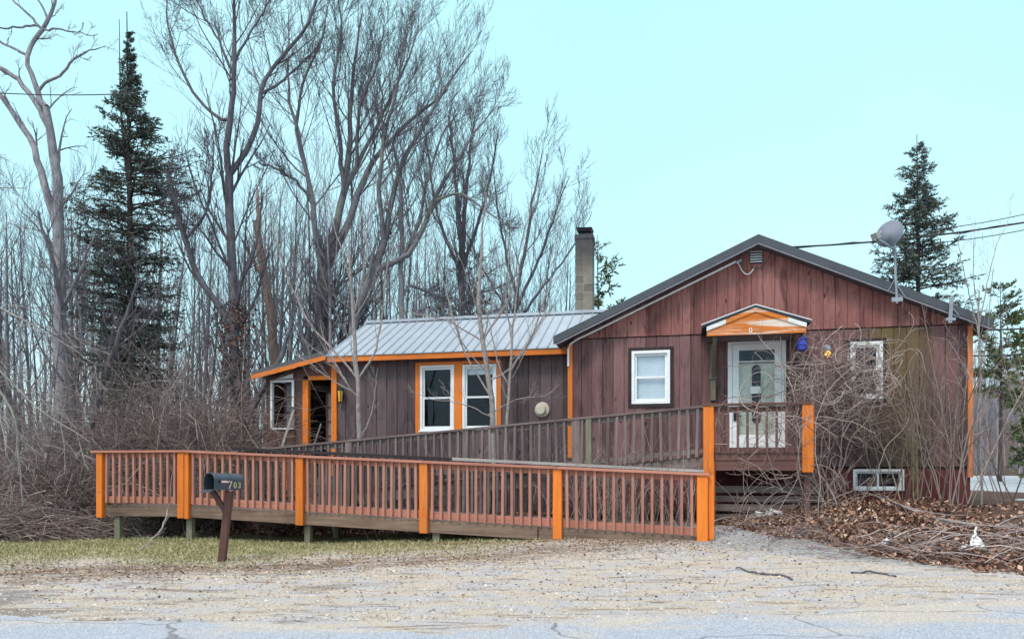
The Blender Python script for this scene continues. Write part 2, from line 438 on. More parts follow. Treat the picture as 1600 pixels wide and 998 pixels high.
class MB:
    """collects solid shapes; build() links them as one object (points given relative to the parent thing)"""

    def __init__(self):
        self.v, self.f = [], []

    def poly(self, vs_, fs):
        b = len(self.v)
        self.v += [tuple(p) for p in vs_]
        self.f += [tuple(i + b for i in q) for q in fs]
        return self

    def hexa(self, bot, top):
        """two matching quads, seen from the -d side counter clockwise"""
        n = len(bot)
        fs = [tuple(range(n))[::-1], tuple(range(n, 2 * n))]
        fs += [(i, (i + 1) % n, n + (i + 1) % n, n + i) for i in range(n)]
        return self.poly(list(bot) + list(top), fs)

    def box(self, x0, x1, y0, y1, z0, z1):
        return self.hexa([(x0, y0, z0), (x1, y0, z0), (x1, y1, z0), (x0, y1, z0)],
                         [(x0, y0, z1), (x1, y0, z1), (x1, y1, z1), (x0, y1, z1)])

    def slope(self, s0, s1, z0a, z1a, z0b, z1b, d0, d1):
        """a bar running along s: (bottom, top) a at s0, b at s1"""
        return self.hexa([(s0, d0, z0a), (s1, d0, z0b), (s1, d1, z0b), (s0, d1, z0a)],
                         [(s0, d0, z1a), (s1, d0, z1b), (s1, d1, z1b), (s0, d1, z1a)])

    def beam(self, a, b, w, h, up=(0, 0, 1)):
        a, b = Vector(a), Vector(b)
        t = (b - a).normalized()
        u = t.cross(Vector(up))
        if u.length < 1e-4:
            u = t.cross(Vector((0, 1, 0)))
        u.normalize()
        w_ = u.cross(t)
        c = [(-1, -1), (1, -1), (1, 1), (-1, 1)]
        return self.hexa([a + u * (x * w / 2) + w_ * (y * h / 2) for x, y in c],
                         [b + u * (x * w / 2) + w_ * (y * h / 2) for x, y in c])

    def tube(self, pts, r, k=6):
        pts = [Vector(p) for p in pts]
        rs = r if isinstance(r, (list, tuple)) else [r] * len(pts)
        base = len(self.v)
        for i, p in enumerate(pts):
            t = (pts[min(i + 1, len(pts) - 1)] - pts[max(i - 1, 0)]).normalized()
            ref = Vector((0, 0, 1)) if abs(t.z) < .9 else Vector((1, 0, 0))
            u = t.cross(ref).normalized()
            w = t.cross(u)
            self.v += [tuple(p + (u * math.cos(a) + w * math.sin(a)) * rs[i]) for a in [2 * math.pi * j / k for j in range(k)]]
        for i in range(len(pts) - 1):
            for j in range(k):
                self.f.append((base + i * k + j, base + i * k + (j + 1) % k, base + (i + 1) * k + (j + 1) % k, base + (i + 1) * k + j))
        self.f.append(tuple(base + j for j in range(k))[::-1])
        self.f.append(tuple(base + (len(pts) - 1) * k + j for j in range(k)))
        return self

    def lathe(self, c, axis, prof, k=20):
        """prof: (distance along axis, radius)"""
        c, ax = Vector(c), Vector(axis).normalized()
        return self.tube([c + ax * p for p, _ in prof], [max(r, .0005) for _, r in prof], k)

    def build(self, name, material, parent=None, off=(0, 0, 0), smooth=False, bevel=0.0):
        me = bpy.data.meshes.new(name)
        o_ = Vector(off)
        me.from_pydata([tuple(Vector(p) - o_) for p in self.v], [], self.f)
        me.update()
        if smooth:
            me.polygons.foreach_set('use_smooth', np.ones(len(me.polygons), dtype=bool))
        o = link(name, me, material, parent)
        if bevel:
            bm = o.modifiers.new('bevel', 'BEVEL')
            bm.width = bevel
            bm.segments = 1
            bm.limit_method = 'ANGLE'
        return o


def tag(o, label, cat, group=None, kind=None):
    o['label'] = label
    o['category'] = cat
    if group:
        o['group'] = group
    if kind:
        o['kind'] = kind
    return o


def thing(name, label, cat, loc, rotz=0.0, group=None):
    o = bpy.data.objects.new(name, None)
    o.empty_display_size = .2
    C.objects.link(o)
    o.location = loc
    o.rotation_euler = (0, 0, rotz)
    return tag(o, label, cat, group)


def struct(o, kind='structure'):
    o['kind'] = kind
    return o


# ---- batched tubes and branching
def nrm(v):
    return v / np.maximum(np.linalg.norm(v, axis=-1, keepdims=True), 1e-9)


def tubes(P, Rr, k):
    N, n, _ = P.shape
    T = nrm(np.gradient(P, axis=1))
    mt = nrm(T.mean(1))
    ref = np.where(np.abs(mt[:, 2:3]) > .8, np.array([[1., .2, 0]]), np.array([[0, 0, 1.]]))
    U = nrm(np.cross(T, ref[:, None, :]))
    Vv = np.cross(T, U)
    a = np.arange(k) * 2 * np.pi / k
    ring = P[:, :, None, :] + Rr[:, :, None, None] * (np.cos(a)[None, None, :, None] * U[:, :, None, :] + np.sin(a)[None, None, :, None] * Vv[:, :, None, :])
    V = ring.reshape(-1, 3)
    i = np.arange(N)[:, None, None] * (n * k) + np.arange(n - 1)[None, :, None] * k
    j = np.arange(k)[None, None, :]
    j2 = (j + 1) % k
    Fq = np.stack([i + j, i + j2, i + k + j2, i + k + j], -1).reshape(-1, 4)
    return V, Fq


def merge(parts):
    Vs, Fs, b = [], [], 0
    for V, Fq in parts:
        Vs.append(V)
        Fs.append(Fq + b)
        b += len(V)
    return np.concatenate(Vs), np.concatenate(Fs)


def kids(rg, P, Rr, m, t0, t1, lr, ang, up, wan, rr, n=5, taper=.25, rmin=.003, flat=0.0, fall=.55):
    N, n0, _ = P.shape
    t = t0 + (t1 - t0) * (np.arange(m)[None] + rg.random((N, m))) / m
    f = t * (n0 - 1)
    i = np.minimum(f.astype(int), n0 - 2)
    fr = (f - i)[..., None]
    r_ = np.arange(N)[:, None]
    A, B = P[r_, i], P[r_, i + 1]
    pos = A * (1 - fr) + B * fr
    tan = nrm(B - A)
    rad = Rr[r_, i] * (1 - fr[..., 0]) + Rr[r_, i + 1] * fr[..., 0]
    L = np.linalg.norm(np.diff(P, axis=1), axis=-1).sum(1)[:, None]
    cl_ = L * lr * (1 - fall * t) * (.65 + .7 * rg.random((N, m)))
    rv = rg.normal(size=(N, m, 3))
    rv[..., 2] *= (1 - flat)
    perp = nrm(rv - (rv * tan).sum(-1, keepdims=True) * tan)
    a = ang * (.7 + .6 * rg.random((N, m, 1)))
    d = nrm(np.cos(a) * tan + np.sin(a) * perp).reshape(-1, 3)
    p = pos.reshape(-1, 3)
    st = (cl_.reshape(-1, 1)) / (n - 1)
    pts = [p]
    for _ in range(n - 1):
        d = nrm(d + wan * rg.normal(size=d.shape) + np.array([0, 0, up]))
        p = p + d * st
        pts.append(p)
    P2 = np.stack(pts, 1)
    r0 = np.maximum((rad * rr * (.75 + .5 * rg.random((N, m)))).reshape(-1, 1), rmin)
    R2 = np.maximum(r0 * np.linspace(1, taper, n)[None], rmin * .6)
    return P2, R2


def resample(pts, rad, n, rg, jit=0.0):
    pts = np.asarray(pts, float)
    L = np.r_[0, np.cumsum(np.linalg.norm(np.diff(pts, axis=0), axis=1))]
    t = np.linspace(0, L[-1], n)
    # smooth through the points (Catmull-Rom-like by repeated averaging of a dense line)
    dense = np.stack([np.interp(np.linspace(0, L[-1], n * 4), L, pts[:, c]) for c in range(3)], 1)
    for _ in range(n // 2):
        dense[1:-1] = (dense[:-2] + 2 * dense[1:-1] + dense[2:]) / 4
    td = np.linspace(0, L[-1], n * 4)
    P = np.stack([np.interp(t, td, dense[:, c]) for c in range(3)], 1)
    P[1:-1] += rg.normal(size=(n - 2, 3)) * jit
    rd = np.interp(np.linspace(0, 1, n), np.linspace(0, 1, len(rad)), rad)
    return P, rd


def diamonds(rg, pos, dr, ln, wd, bend=.2):
    """small folded leaf faces: pos (N,3), dr (N,3) along, ln (N,), wd (N,)"""
    side = nrm(np.cross(dr, rg.normal(size=dr.shape)))
    nn = np.cross(dr, side)
    ln, wd = ln[:, None], wd[:, None]
    a = pos
    b = pos + dr * ln * .5 + side * wd * .5 + nn * wd * bend
    c = pos + dr * ln
    d = pos + dr * ln * .5 - side * wd * .5 + nn * wd * bend
    V = np.stack([a, b, c, d], 1).reshape(-1, 3)
    Fq = np.arange(len(V)).reshape(-1, 4)
    return V, Fq


# ------------------------------------------------------------------ ground, road, paths
def axis_pts(segs):
    out = []
    for a, b, st in segs:
        out.append(np.arange(a, b, st))
    return np.unique(np.concatenate(out + [[segs[-1][1]]]).round(4))


xs = axis_pts([(-600, -100, 60), (-100, -16, 6), (-16, 14, .16), (14, 100, 6), (100, 600, 40)])
ys = axis_pts([(-300, -10, 40), (-10, 5, 2.5), (5, 20, .16), (20, 200, 5), (200, 900, 50)])
gx, gy = np.meshgrid(xs, ys)
gzv = gz(gx, gy)
gzv = np.where(gy < 6.4, -.012, gzv)
nx, ny = len(xs), len(ys)
V = np.stack([gx, gy, gzv], -1).reshape(-1, 3)
ii = (np.arange(ny - 1)[:, None] * nx + np.arange(nx - 1)[None]).reshape(-1)
Fq = np.stack([ii, ii + 1, ii + nx + 1, ii + nx], 1)
struct(link('ground', mesh_np('ground', V, Fq, True), 'ground'))


def sheet(name, left, right, mat_, lift=.004, n=24):
    """a surface draped on the ground between two edge polylines"""
    left, right = np.asarray(left, float), np.asarray(right, float)
    u = np.linspace(0, 1, n)
    P = left[:, None, :] * (1 - u)[None, :, None] + right[:, None, :] * u[None, :, None]
    z = gz(P[..., 0], P[..., 1])
    V = np.concatenate([P, z[..., None] + lift], -1).reshape(-1, 3)
    a, b = P.shape[:2]
    ii = (np.arange(a - 1)[:, None] * b + np.arange(b - 1)[None]).reshape(-1)
    Fq = np.stack([ii, ii + 1, ii + b + 1, ii + b], 1)
    return struct(link(name, mesh_np(name, V, Fq, True), mat_))


ex = np.linspace(-60, 60, 900)
edge = np.interp(ex, [-60, -5, -3.8, -2.3, -1.1, -.3, .5, 1.4, 2.5, 3.6, 4.9, 60], [6.4, 6.45, 6.35, 6.15, 5.9, 5.85, 6.3, 6.5, 6.55, 6.9, 7.25, 7.6])
edge = edge + .05 * np.sin(ex * 2.3) + .05 * np.sin(ex * 6.1 + 2) + .035 * np.sin(ex * 13.7) + .03 * np.sin(ex * 29 + np.sin(ex * 7))
V = np.concatenate([np.stack([ex, np.full_like(ex, -12), np.full_like(ex, .006)], 1), np.stack([ex, edge, np.full_like(ex, .006)], 1)])
k = len(ex)
ii = np.arange(k - 1)
struct(link('road', mesh_np('road', V, np.stack([ii, ii + 1, ii + k + 1, ii + k], 1)), 'asphalt'))

sheet('driveway', [(9.6, 15.8), (12.5, 22), (20, 34), (34, 58)], [(40, 17), (40, 22), (46, 34), (60, 58)], 'concrete', .012, 12)

# ------------------------------------------------------------------ HOUSE
HROT = -TH
house = thing('house', 'low brown board house with orange trim, gabled right half and long metal roofed wing', 'house', H(0, 0, 0), HROT)
RS = 3.6                                             # ridge position
def roof_z(s):
    return 3.90 + .4496 * (s + .27) if s < RS else 5.64 - .4496 * (s - RS)


def siding(mb, s0, s1, zb, zt, d, openings=(), bw=.215, gap=.015, th=.018, backing=.06, phase=0.0, extra=()):
    """vertical boards with open joints in front of a backing wall, cut round the openings (s0,s1,z0,z1)"""
    edges = set(np.arange(math.ceil((s0 - phase) / bw) * bw + phase, s1, bw).round(4))
    br = sorted({round(s0, 4), round(s1, 4)} | edges | {round(o[0], 4) for o in openings if s0 < o[0] < s1} | {round(o[1], 4) for o in openings if s0 < o[1] < s1} | set(extra))
    for u, v in zip(br[:-1], br[1:]):
        if v - u < .004:
            continue
        gu = gap / 2 if u in edges else 0
        gv = gap / 2 if v in edges else 0
        mid = (u + v) / 2
        segs = [(zb, None)]
        for o in sorted([o for o in openings if o[0] < mid < o[1]], key=lambda o: o[2]):
            lo, _ = segs.pop()
            if o[2] > lo + .001:
                segs.append((lo, o[2]))
            segs.append((o[3], None))
        for lo, hi in segs:
            tu, tv = (zt(u), zt(v)) if hi is None else (hi, hi)
            if max(tu, tv) < lo + .01:
                continue
            tu, tv = max(tu, lo + .002), max(tv, lo + .002)
            mb.slope(u + gu, v - gv, lo, tu, lo, tv, d, d + th - .001)
            mb.slope(u, v, lo, tu, lo, tv, d + th, d + backing)
    return mb


door_o = (3.065, 4.133, 1.62, 3.775)
w1o = (1.222, 1.972, 2.56, 3.615)
w2o = (5.266, 5.830, 2.57, 3.64)
bwo = (5.322, 6.198, .87, 1.268)
siding(MB(), 0, 7.3, 1.315, lambda s: 3.885, 0, [door_o, w1o, w2o]).build('wall', 'siding', house)
siding(MB(), .02, 7.28, 3.905, lambda s: roof_z(s) - .13, -.022, phase=.06, extra=(RS,)).build('gable_wall', 'gable_siding', house)
siding(MB(), 0, 7.3, .15, lambda s: 1.285, .028, [bwo], bw=.62, gap=.006).build('foundation_wall', 'foundation', house)
b = MB()
b.box(-.02, 7.32, .012, .055, 1.286, 1.314)
b.box(-.02, 7.32, .012, .055, 3.886, 3.904)
b.build('belt_joint', 'dark_void', house)  # near-black strips standing in for the shadow in the siding gaps
b = MB()                                             # the rest of the shell
b.box(0, .08, .07, 9, .1, 3.8)
b.box(7.22, 7.3, .07, 9, .1, 3.8)
b.hexa([(0, 8.92, .1), (7.3, 8.92, .1), (7.3, 9, .1), (0, 9, .1)], [(0, 8.92, 3.8), (7.3, 8.92, 3.8), (7.3, 9, 3.8), (0, 9, 3.8)])
b.poly([(0, 8.95, 3.8), (7.3, 8.95, 3.8), (RS, 8.95, 5.4)], [(0, 1, 2)])
b.box(.1, 7.2, .1, 8.9, 1.0, 1.1)
b.build('rear_wall', 'siding', house)
b = MB()
b.box(-.06, .035, -.035, .012, 1.5, 3.80)
b.build('corner_board', 'orange_z', house)
b = MB()
b.box(7.245, 7.325, -.030, .06, 1.12, 3.885)
b.build('corner_board', 'orange_faded', house)
# roof
b = MB()
b.slope(-.27, RS, 3.77, 3.90, 5.51, 5.64, -.33, 9.3)
b.slope(RS, 7.50, 5.51, 5.64, 3.757, 3.887, -.33, 9.3)
rf = b.build('roof', 'roof_dark', house)
b = MB()
b.slope(-.30, RS, 3.755, 3.915, 5.515, 5.675, -.362, -.334)
b.slope(RS, 7.53, 5.515, 5.675, 3.745, 3.905, -.362, -.334)
b.build('fascia', 'roof_edge', rf)
b = MB()
b.slope(-.26, RS, 3.742, 3.758, 5.497, 5.513, -.355, -.30)
b.slope(RS, 7.49, 5.497, 5.513, 3.735, 3.751, -.355, -.30)
b.build('rake_trim', 'trim_grey', rf)
# gable vent
vt = MB().box(3.47, 3.70, -.045, -.024, 5.215, 5.455).build('gable_vent', 'dark_void', house)
b = MB()
for i in range(5):
    z = 5.225 + i * .048
    b.hexa([(3.475, -.075, z), (3.695, -.075, z), (3.695, -.047, z + .02), (3.475, -.047, z + .02)],
           [(3.475, -.070, z + .012), (3.695, -.070, z + .012), (3.695, -.047, z + .032), (3.475, -.047, z + .032)])
b.build('louvre', 'white_paint', vt)


def window(parent, s0, s1, z0, z1, d, fw=.05, rail=None, mat_='white_paint', blind=None, hsplit=False, dd=.0):
    """double hung window: outer frame, two sashes with panes, a blind behind if seen"""
    b = MB()
    b.box(s0, s0 + fw, d - .035, d + .07, z0, z1)
    b.box(s1 - fw, s1, d - .035, d + .07, z0, z1)
    b.box(s0 + fw, s1 - fw, d - .034, d + .07, z1 - fw, z1)
    b.box(s0 + fw, s1 - fw, d - .034, d + .07, z0, z0 + fw)
    w = b.build('window', mat_, parent, bevel=.004)
    i0, i1, j0, j1 = s0 + fw, s1 - fw, z0 + fw, z1 - fw
    sw = fw * .75
    if hsplit:
        mid = (i0 + i1) / 2
        cells = [(i0, mid + sw / 2, j0, j1, d), (mid - sw / 2, i1, j0, j1, d + .02)]
    else:
        mid = rail if rail else (j0 + j1) / 2
        cells = [(i0, i1, mid - sw / 2, j1, d + .015), (i0, i1, j0, mid + sw / 2, d - .01)]
    for a0, a1, c0, c1, dd_ in cells:
        q = MB()
        q.box(a0, a0 + sw, dd_, dd_ + .022, c0, c1)
        q.box(a1 - sw, a1, dd_, dd_ + .022, c0, c1)
        q.box(a0 + sw, a1 - sw, dd_ + .001, dd_ + .021, c1 - sw, c1)
        q.box(a0 + sw, a1 - sw, dd_ + .001, dd_ + .021, c0, c0 + sw)
        q.build('sash', mat_, w, bevel=.003)
        MB().box(a0 + sw - .004, a1 - sw + .004, dd_ + .009, dd_ + .013, c0 + sw - .004, c1 - sw + .004).build('pane', 'glass', w)
    if blind:
        lo = blind if isinstance(blind, float) else j0
        q = MB()
        zz_ = lo
        while zz_ < j1:
            q.hexa([(i0, d + .085, zz_), (i1, d + .085, zz_), (i1, d + .100, zz_ + .004), (i0, d + .100, zz_ + .004)],
                   [(i0, d + .079, zz_ + .045), (i1, d + .079, zz_ + .045), (i1, d + .094, zz_ + .049), (i0, d + .094, zz_ + .049)])
            zz_ += .044
        q.build('blind', 'blind', w)
    return w


def surround(parent, s0, s1, z0, z1, t, d, mat_, bottom=True, dep=.022, name='window_surround'):
    b = MB()
    b.box(s0 - t, s0, d - dep, d - .002, z0 - (t if bottom else 0), z1 + t)
    b.box(s1, s1 + t, d - dep, d - .002, z0 - (t if bottom else 0), z1 + t)
    b.box(s0, s1, d - dep + .002, d - .002, z1, z1 + t)
    if bottom:
        b.box(s0, s1, d - dep + .002, d - .002, z0 - t, z0)
    return b.build(name, mat_, parent)


w = window(house, *w1o, 0, .058, blind=True)
w['label'] = 'white window with closed pale blinds'
surround(house, *w1o, .068, 0, 'trim_dark')
w = window(house, *w2o, 0, .06)
surround(house, *w2o, .06, 0, 'trim_dark')
window(house, *bwo, .03, .045, hsplit=True)
MB().box(.5, 6.9, .6, .62, 1.11, 3.8).build('unlit_room_sheet', 'dark_void', house)  # near-black sheet close behind the panes, in place of an unlit room

# front door: white frame, white storm door, cream panelled door behind its glass
b = MB()
b.box(3.065, 3.145, -.04, .07, 1.62, 3.775)
b.box(4.053, 4.133, -.04, .07, 1.62, 3.775)
b.box(3.145, 4.053, -.038, .07, 3.68, 3.775)
b.build('door_frame', 'white_paint', house, bevel=.004)
D0, D1 = 3.15, 4.05
b = MB()
b.box(D0, D0 + .125, -.022, .012, 1.66, 3.675)
b.box(D1 - .125, D1, -.022, .012, 1.66, 3.675)
b.box(D0 + .125, D1 - .125, -.021, .011, 3.555, 3.675)
b.box(D0 + .125, D1 - .125, -.021, .011, 1.66, 1.93)
b.box(D0 + .125, D1 - .125, -.020, .010, 3.325, 3.350)
dr = b.build('door', 'white_paint', house, bevel=.004)
MB().box(D0 + .12, D1 - .12, -.007, -.003, 1.92, 3.56).build('storm_glass', 'glass', dr)
b = MB()
b.box(D0 + .19, D1 - .19, -.030, -.022, 1.70, 1.89)
b.build('kick_panel', 'white_paint', dr, bevel=.006)
b = MB()
b.box(D0, D1, .075, .11, 1.64, 3.32)
for (a0, a1) in ((D0 + .17, D0 + .35), (D1 - .35, D1 - .17)):
    for (c0, c1) in ((1.80, 2.35), (2.42, 2.72), (2.80, 3.12)):
        b.box(a0, a1, .068, .0745, c0, c1)
        b.box(a0 + .03, a1 - .03, .062, .0675, c0 + .03, c1 - .03)
b.build('inner_door', 'cream_door', dr, bevel=.004)
b = MB()
n = 24
oc, oz, ow, oh = (D0 + D1) / 2, 2.72, .082, .56
ring = []
for i in range(n):
    a = 2 * math.pi * i / n
    x, z = math.cos(a), math.sin(a)
    ring.append((oc + ow * x, oz + (oh - ow) * (1 if z > 0 else -1) + ow * z))
b.hexa([(x, .073, z) for x, z in ring], [(x, .052, z) for x, z in ring])
b.build('oval_window', 'black_metal', dr)
MB().box(D0 + .12, D1 - .12, .10, .12, 3.33, 3.68).build('transom', 'black_metal', dr)
MB().box(D0 + .33, D0 + .53, -.0085, -.0075, 2.72, 2.86).build('paper_notice', 'paper', dr)
b = MB()
b.box(D0 + .02, D0 + .075, -.045, -.023, 2.20, 2.42)
b.tube([(D0 + .05, -.06, 2.29), (D0 + .16, -.062, 2.29)], .012)
b.build('handle', 'black_metal', dr)
MB().box(3.0, 4.2, -.06, .0, 1.56, 1.618).build('threshold', 'grey_wood_x', house)

# portico over the door
b = MB()
b.slope(2.56, 3.492, 3.86, 3.895, 4.185, 4.22, -.96, -.024)
b.slope(3.492, 4.43, 4.185, 4.22, 3.865, 3.90, -.96, -.024)
po = b.build('door_canopy', 'roof_edge', house)
b = MB()
b.slope(2.545, 3.492, 3.895, 3.912, 4.221, 4.238, -.985, -.94)
b.slope(3.492, 4.445, 4.221, 4.238, 3.90, 3.917, -.985, -.94)
b.build('drip_edge', 'white_cable', po)
b = MB()
b.hexa([(2.645, -.90, 3.705), (4.352, -.90, 3.70), (4.352, -.90, 3.845), (3.492, -.90, 4.150), (2.645, -.90, 3.83)],
       [(2.645, -.925, 3.705), (4.352, -.925, 3.70), (4.352, -.925, 3.845), (3.492, -.925, 4.150), (2.645, -.925, 3.83)])
pedi = b.build('pediment', 'orange_peeling', po)
b = MB()
b.slope(2.64, 2.98, 3.79, 3.868, 3.916, 3.994, -.95, -.927)
b.build('rake_board', 'white_peeling', po)
MB().slope(4.05, 4.36, 3.903, 3.981, 3.79, 3.868, -.95, -.927).build('rake_board', 'white_peeling', po)
b = MB()
b.hexa([(2.981, -.95, 3.916), (3.492, -.95, 4.105), (4.049, -.95, 3.903), (4.049, -.95, 3.981), (3.492, -.95, 4.184), (2.981, -.95, 3.994)],
       [(2.981, -.927, 3.916), (3.492, -.927, 4.105), (4.049, -.927, 3.903), (4.049, -.927, 3.981), (3.492, -.927, 4.184), (2.981, -.927, 3.994)])
b.build('rake_board', 'orange_peeling', po)
b = MB()
b.box(2.66, 4.34, -.90, -.03, 3.72, 3.745)
b.build('soffit', 'grey_wood_x', po)
for s in (2.79, 4.22):
    b = MB()
    b.beam((s, -.03, 3.02), (s, -.84, 3.70), .07, .09)
    b.box(s - .045, s + .045, -.085, -.002, 2.60, 3.70)
    b.box(s - .06, s + .06, -.12, -.003, 3.02, 3.10)
    b.build('bracket', 'green_wood' if s < 3 else 'stain_dark_z', po)


def text(body, size, mat_, parent, M4, ext=.002, name='numeral'):
    cu = bpy.data.curves.new(name, 'FONT')
    cu.body = body
    cu.size = size
    cu.extrude = ext
    cu.align_x = 'CENTER'
    cu.align_y = 'CENTER'
    cu.materials.append(M(mat_))
    tmp = bpy.data.objects.new('tmp', cu)
    C.objects.link(tmp)
    me = bpy.data.meshes.new_from_object(tmp.evaluated_get(bpy.context.evaluated_depsgraph_get()))
    bpy.data.objects.remove(tmp)
    o = bpy.data.objects.new(name, me)
    C.objects.link(o)
    o.parent = parent
    o.matrix_local = M4
    return o


text('0', .13, 'paper', pedi, Matrix.Translation((3.41, -.929, 3.775)) @ Matrix.Rotation(R(90), 4, 'X'))

# --- wing with the metal roof
AD = .6
aw = [(-3.451, -2.665, 2.11, 3.55), (-2.474, -1.709, 2.11, 3.54)]
siding(MB(), -5.5, -.005, .1, lambda s: 3.70, AD, [(-3.451, -1.709, 2.11, 3.55)], bw=.25).build('wing_wall', 'annex_siding', house)
b = MB()
b.box(-5.5, -5.42, AD + .07, 4.5, .1, 3.7)
b.box(-5.4, -.01, 4.42, 4.5, .1, 3.7)
b.box(-5.4, -.1, AD + .1, 4.4, 1.2, 1.3)
b.poly([(-5.45, AD + .02, 3.7), (-5.45, 4.5, 3.7), (-5.45, 2.6, 4.9)], [(0, 1, 2)])
b.build('wing_rear_wall', 'annex_siding', house)
MB().box(-5.3, -.2, AD + .9, AD + .93, 1.3, 3.7).build('unlit_room_sheet', 'dark_void', house)  # dark sheet added behind the wing windows to make the interior look unlit
for q in aw:
    w = window(house, *q, AD, .055, rail=2.83, blind=(3.33 if q[0] > -3 else None))
b = MB()
b.box(-3.56, -3.455, AD - .03, AD - .001, 2.05, 3.62)
b.box(-1.705, -1.605, AD - .03, AD - .001, 2.05, 3.62)
b.box(-2.661, -2.478, AD - .028, AD + .06, 2.05, 3.555)
b.box(-3.455, -1.705, AD - .028, AD - .001, 3.556, 3.62)
b.build('window_surround', 'orange_z', house)
b = MB()
b.box(-3.47, -2.45, AD - .07, AD - .031, 2.085, 2.112)
b.build('window_sill', 'white_paint', house)
RZ0, RZ1 = 3.80, 4.99
b = MB()
b.hexa([(-5.58, .28, RZ0 - .02), (.6, .28, RZ0 - .02), (.6, 2.6, RZ1 - .02), (-5.58, 2.6, RZ1 - .02)],
       [(-5.58, .28, RZ0), (.6, .28, RZ0), (.6, 2.6, RZ1), (-5.58, 2.6, RZ1)])
b.hexa([(-5.58, 2.6, RZ1 - .02), (.6, 2.6, RZ1 - .02), (.6, 4.9, RZ0 - .02), (-5.58, 4.9, RZ0 - .02)],
       [(-5.58, 2.6, RZ1), (.6, 2.6, RZ1), (.6, 4.9, RZ0), (-5.58, 4.9, RZ0)])
wr = b.build('wing_roof', 'roof_metal', house)
b = MB()
s = -5.57
while s < .5:
    for (d0, z0, d1, z1) in ((.27, RZ0, 2.6, RZ1),):
        b.hexa([(s - .022, d0, z0 + .001), (s + .022, d0, z0 + .001), (s + .022, d1, z1 + .001), (s - .022, d1, z1 + .001)],
               [(s - .010, d0, z0 + .024), (s + .010, d0, z0 + .024), (s + .010, d1, z1 + .024), (s - .010, d1, z1 + .024)])
    s += .229
b.build('roof_rib', 'rib_metal', wr)
b = MB()
b.hexa([(-5.62, 2.42, RZ1 - .06), (.6, 2.42, RZ1 - .06), (.6, 2.6, RZ1 + .03), (-5.62, 2.6, RZ1 + .03)],
       [(-5.62, 2.42, RZ1 - .045), (.6, 2.42, RZ1 - .045), (.6, 2.6, RZ1 + .05), (-5.62, 2.6, RZ1 + .05)])
b.hexa([(-5.62, 2.6, RZ1 + .03), (.6, 2.6, RZ1 + .03), (.6, 2.78, RZ1 - .06), (-5.62, 2.78, RZ1 - .06)],
       [(-5.62, 2.6, RZ1 + .05), (.6, 2.6, RZ1 + .05), (.6, 2.78, RZ1 - .045), (-5.62, 2.78, RZ1 - .045)])
b.build('ridge_cap', 'ridge_metal', wr)
b = MB()
b.box(-5.56, -.07, .30, .325, 3.66, 3.772)
b.box(-5.56, -.07, .33, AD - .002, 3.70, 3.72)
b.build('fascia', 'orange_x', wr)

# --- open vestibule at the left end under a lean-to roof
VD = AD - .02
b = MB()
siding(b, -7.25, -6.29, .1, lambda s: 3.36 + .24 * (s + 7.25), VD, [(-7.12, -6.52, 2.18, 3.32)], bw=.24)
siding(b, -6.29, -5.52, 3.40, lambda s: 3.36 + .24 * (s + 7.25), VD, [], bw=.3)
b.box(-7.25, -7.19, VD + .07, 4.4, .1, 3.34)
b.box(-7.2, -5.5, 4.3, 4.4, .1, 3.4)
b.box(-7.18, -5.5, VD + .08, 4.3, .9, .96)
b.build('vestibule_wall', 'stain_dark_z', house)
b = MB()
b.box(-6.29, -6.15, VD - .04, VD + .08, .9, 3.30)
b.box(-6.15, -5.60, VD - .038, VD + .08, 3.30, 3.39)
b.build('vestibule_door_frame', 'orange_z', house)
MB().box(-5.58, -5.45, AD - .05, AD - .001, 1.1, 3.64).build('corner_board', 'orange_z', house)
b = MB()
b.slope(-7.42, -5.585, 3.40, 3.50, 3.81, 3.91, .24, 4.7)
lr_ = b.build('lean_to_roof', 'roof_dark', house)
MB().slope(-7.40, -5.56, 3.305, 3.41, 3.70, 3.80, .215, .238).build('fascia', 'orange_x', lr_)
b = MB()
for q in ((-7.12, -7.07, 2.18, 3.32), (-6.57, -6.52, 2.7, 3.32)):
    b.box(q[0], q[1], VD - .03, VD + .05, q[2], q[3])
b.box(-7.07, -6.57, VD - .028, VD + .05, 3.27, 3.32)
b.box(-7.07, -6.52, VD - .028, VD + .05, 2.18, 2.22)
vw_ = b.build('window', 'white_paint', house)
vw_['label'] = 'broken white porch window without glass'
b = MB()
b.poly([(-6.98, VD - .006, 3.35), (-6.55, VD - .006, 3.36), (-6.55, VD - .006, 3.47)], [(0, 1, 2)])
b.build('white_patch', 'white_paint', vw_)
def old_door(s0, s1, z0, z1, d):
    b = MB()
    b.box(s0, s0 + .05, d, d + .04, z0, z1)
    b.box(s1 - .05, s1, d, d + .04, z0, z1)
    n_ = 4
    hh = (z1 - z0) / n_
    for i in range(n_ + 1):
        zc = z0 + i * hh
        b.box(s0 + .05, s1 - .05, d + .002, d + .038, zc - .025, zc + .025)
    o = b.build('glazed_inner_door', 'stain_dark_z', house)
    MB().box(s0 + .05, s1 - .05, d + .015, d + .022, z0, z1).build('pane', 'grey_frame', o)
old_door(-6.98, -6.62, 1.9, 3.28, VD + .35)
old_door(-5.98, -5.74, 1.7, 3.05, VD + .5)
b = MB()
b.beam((-6.62, VD + .3, 1.2), (-6.55, VD + .3, 2.7), .14, .02, (0, 1, 0))
b.build('inner_board', 'grey_wood_z', house)

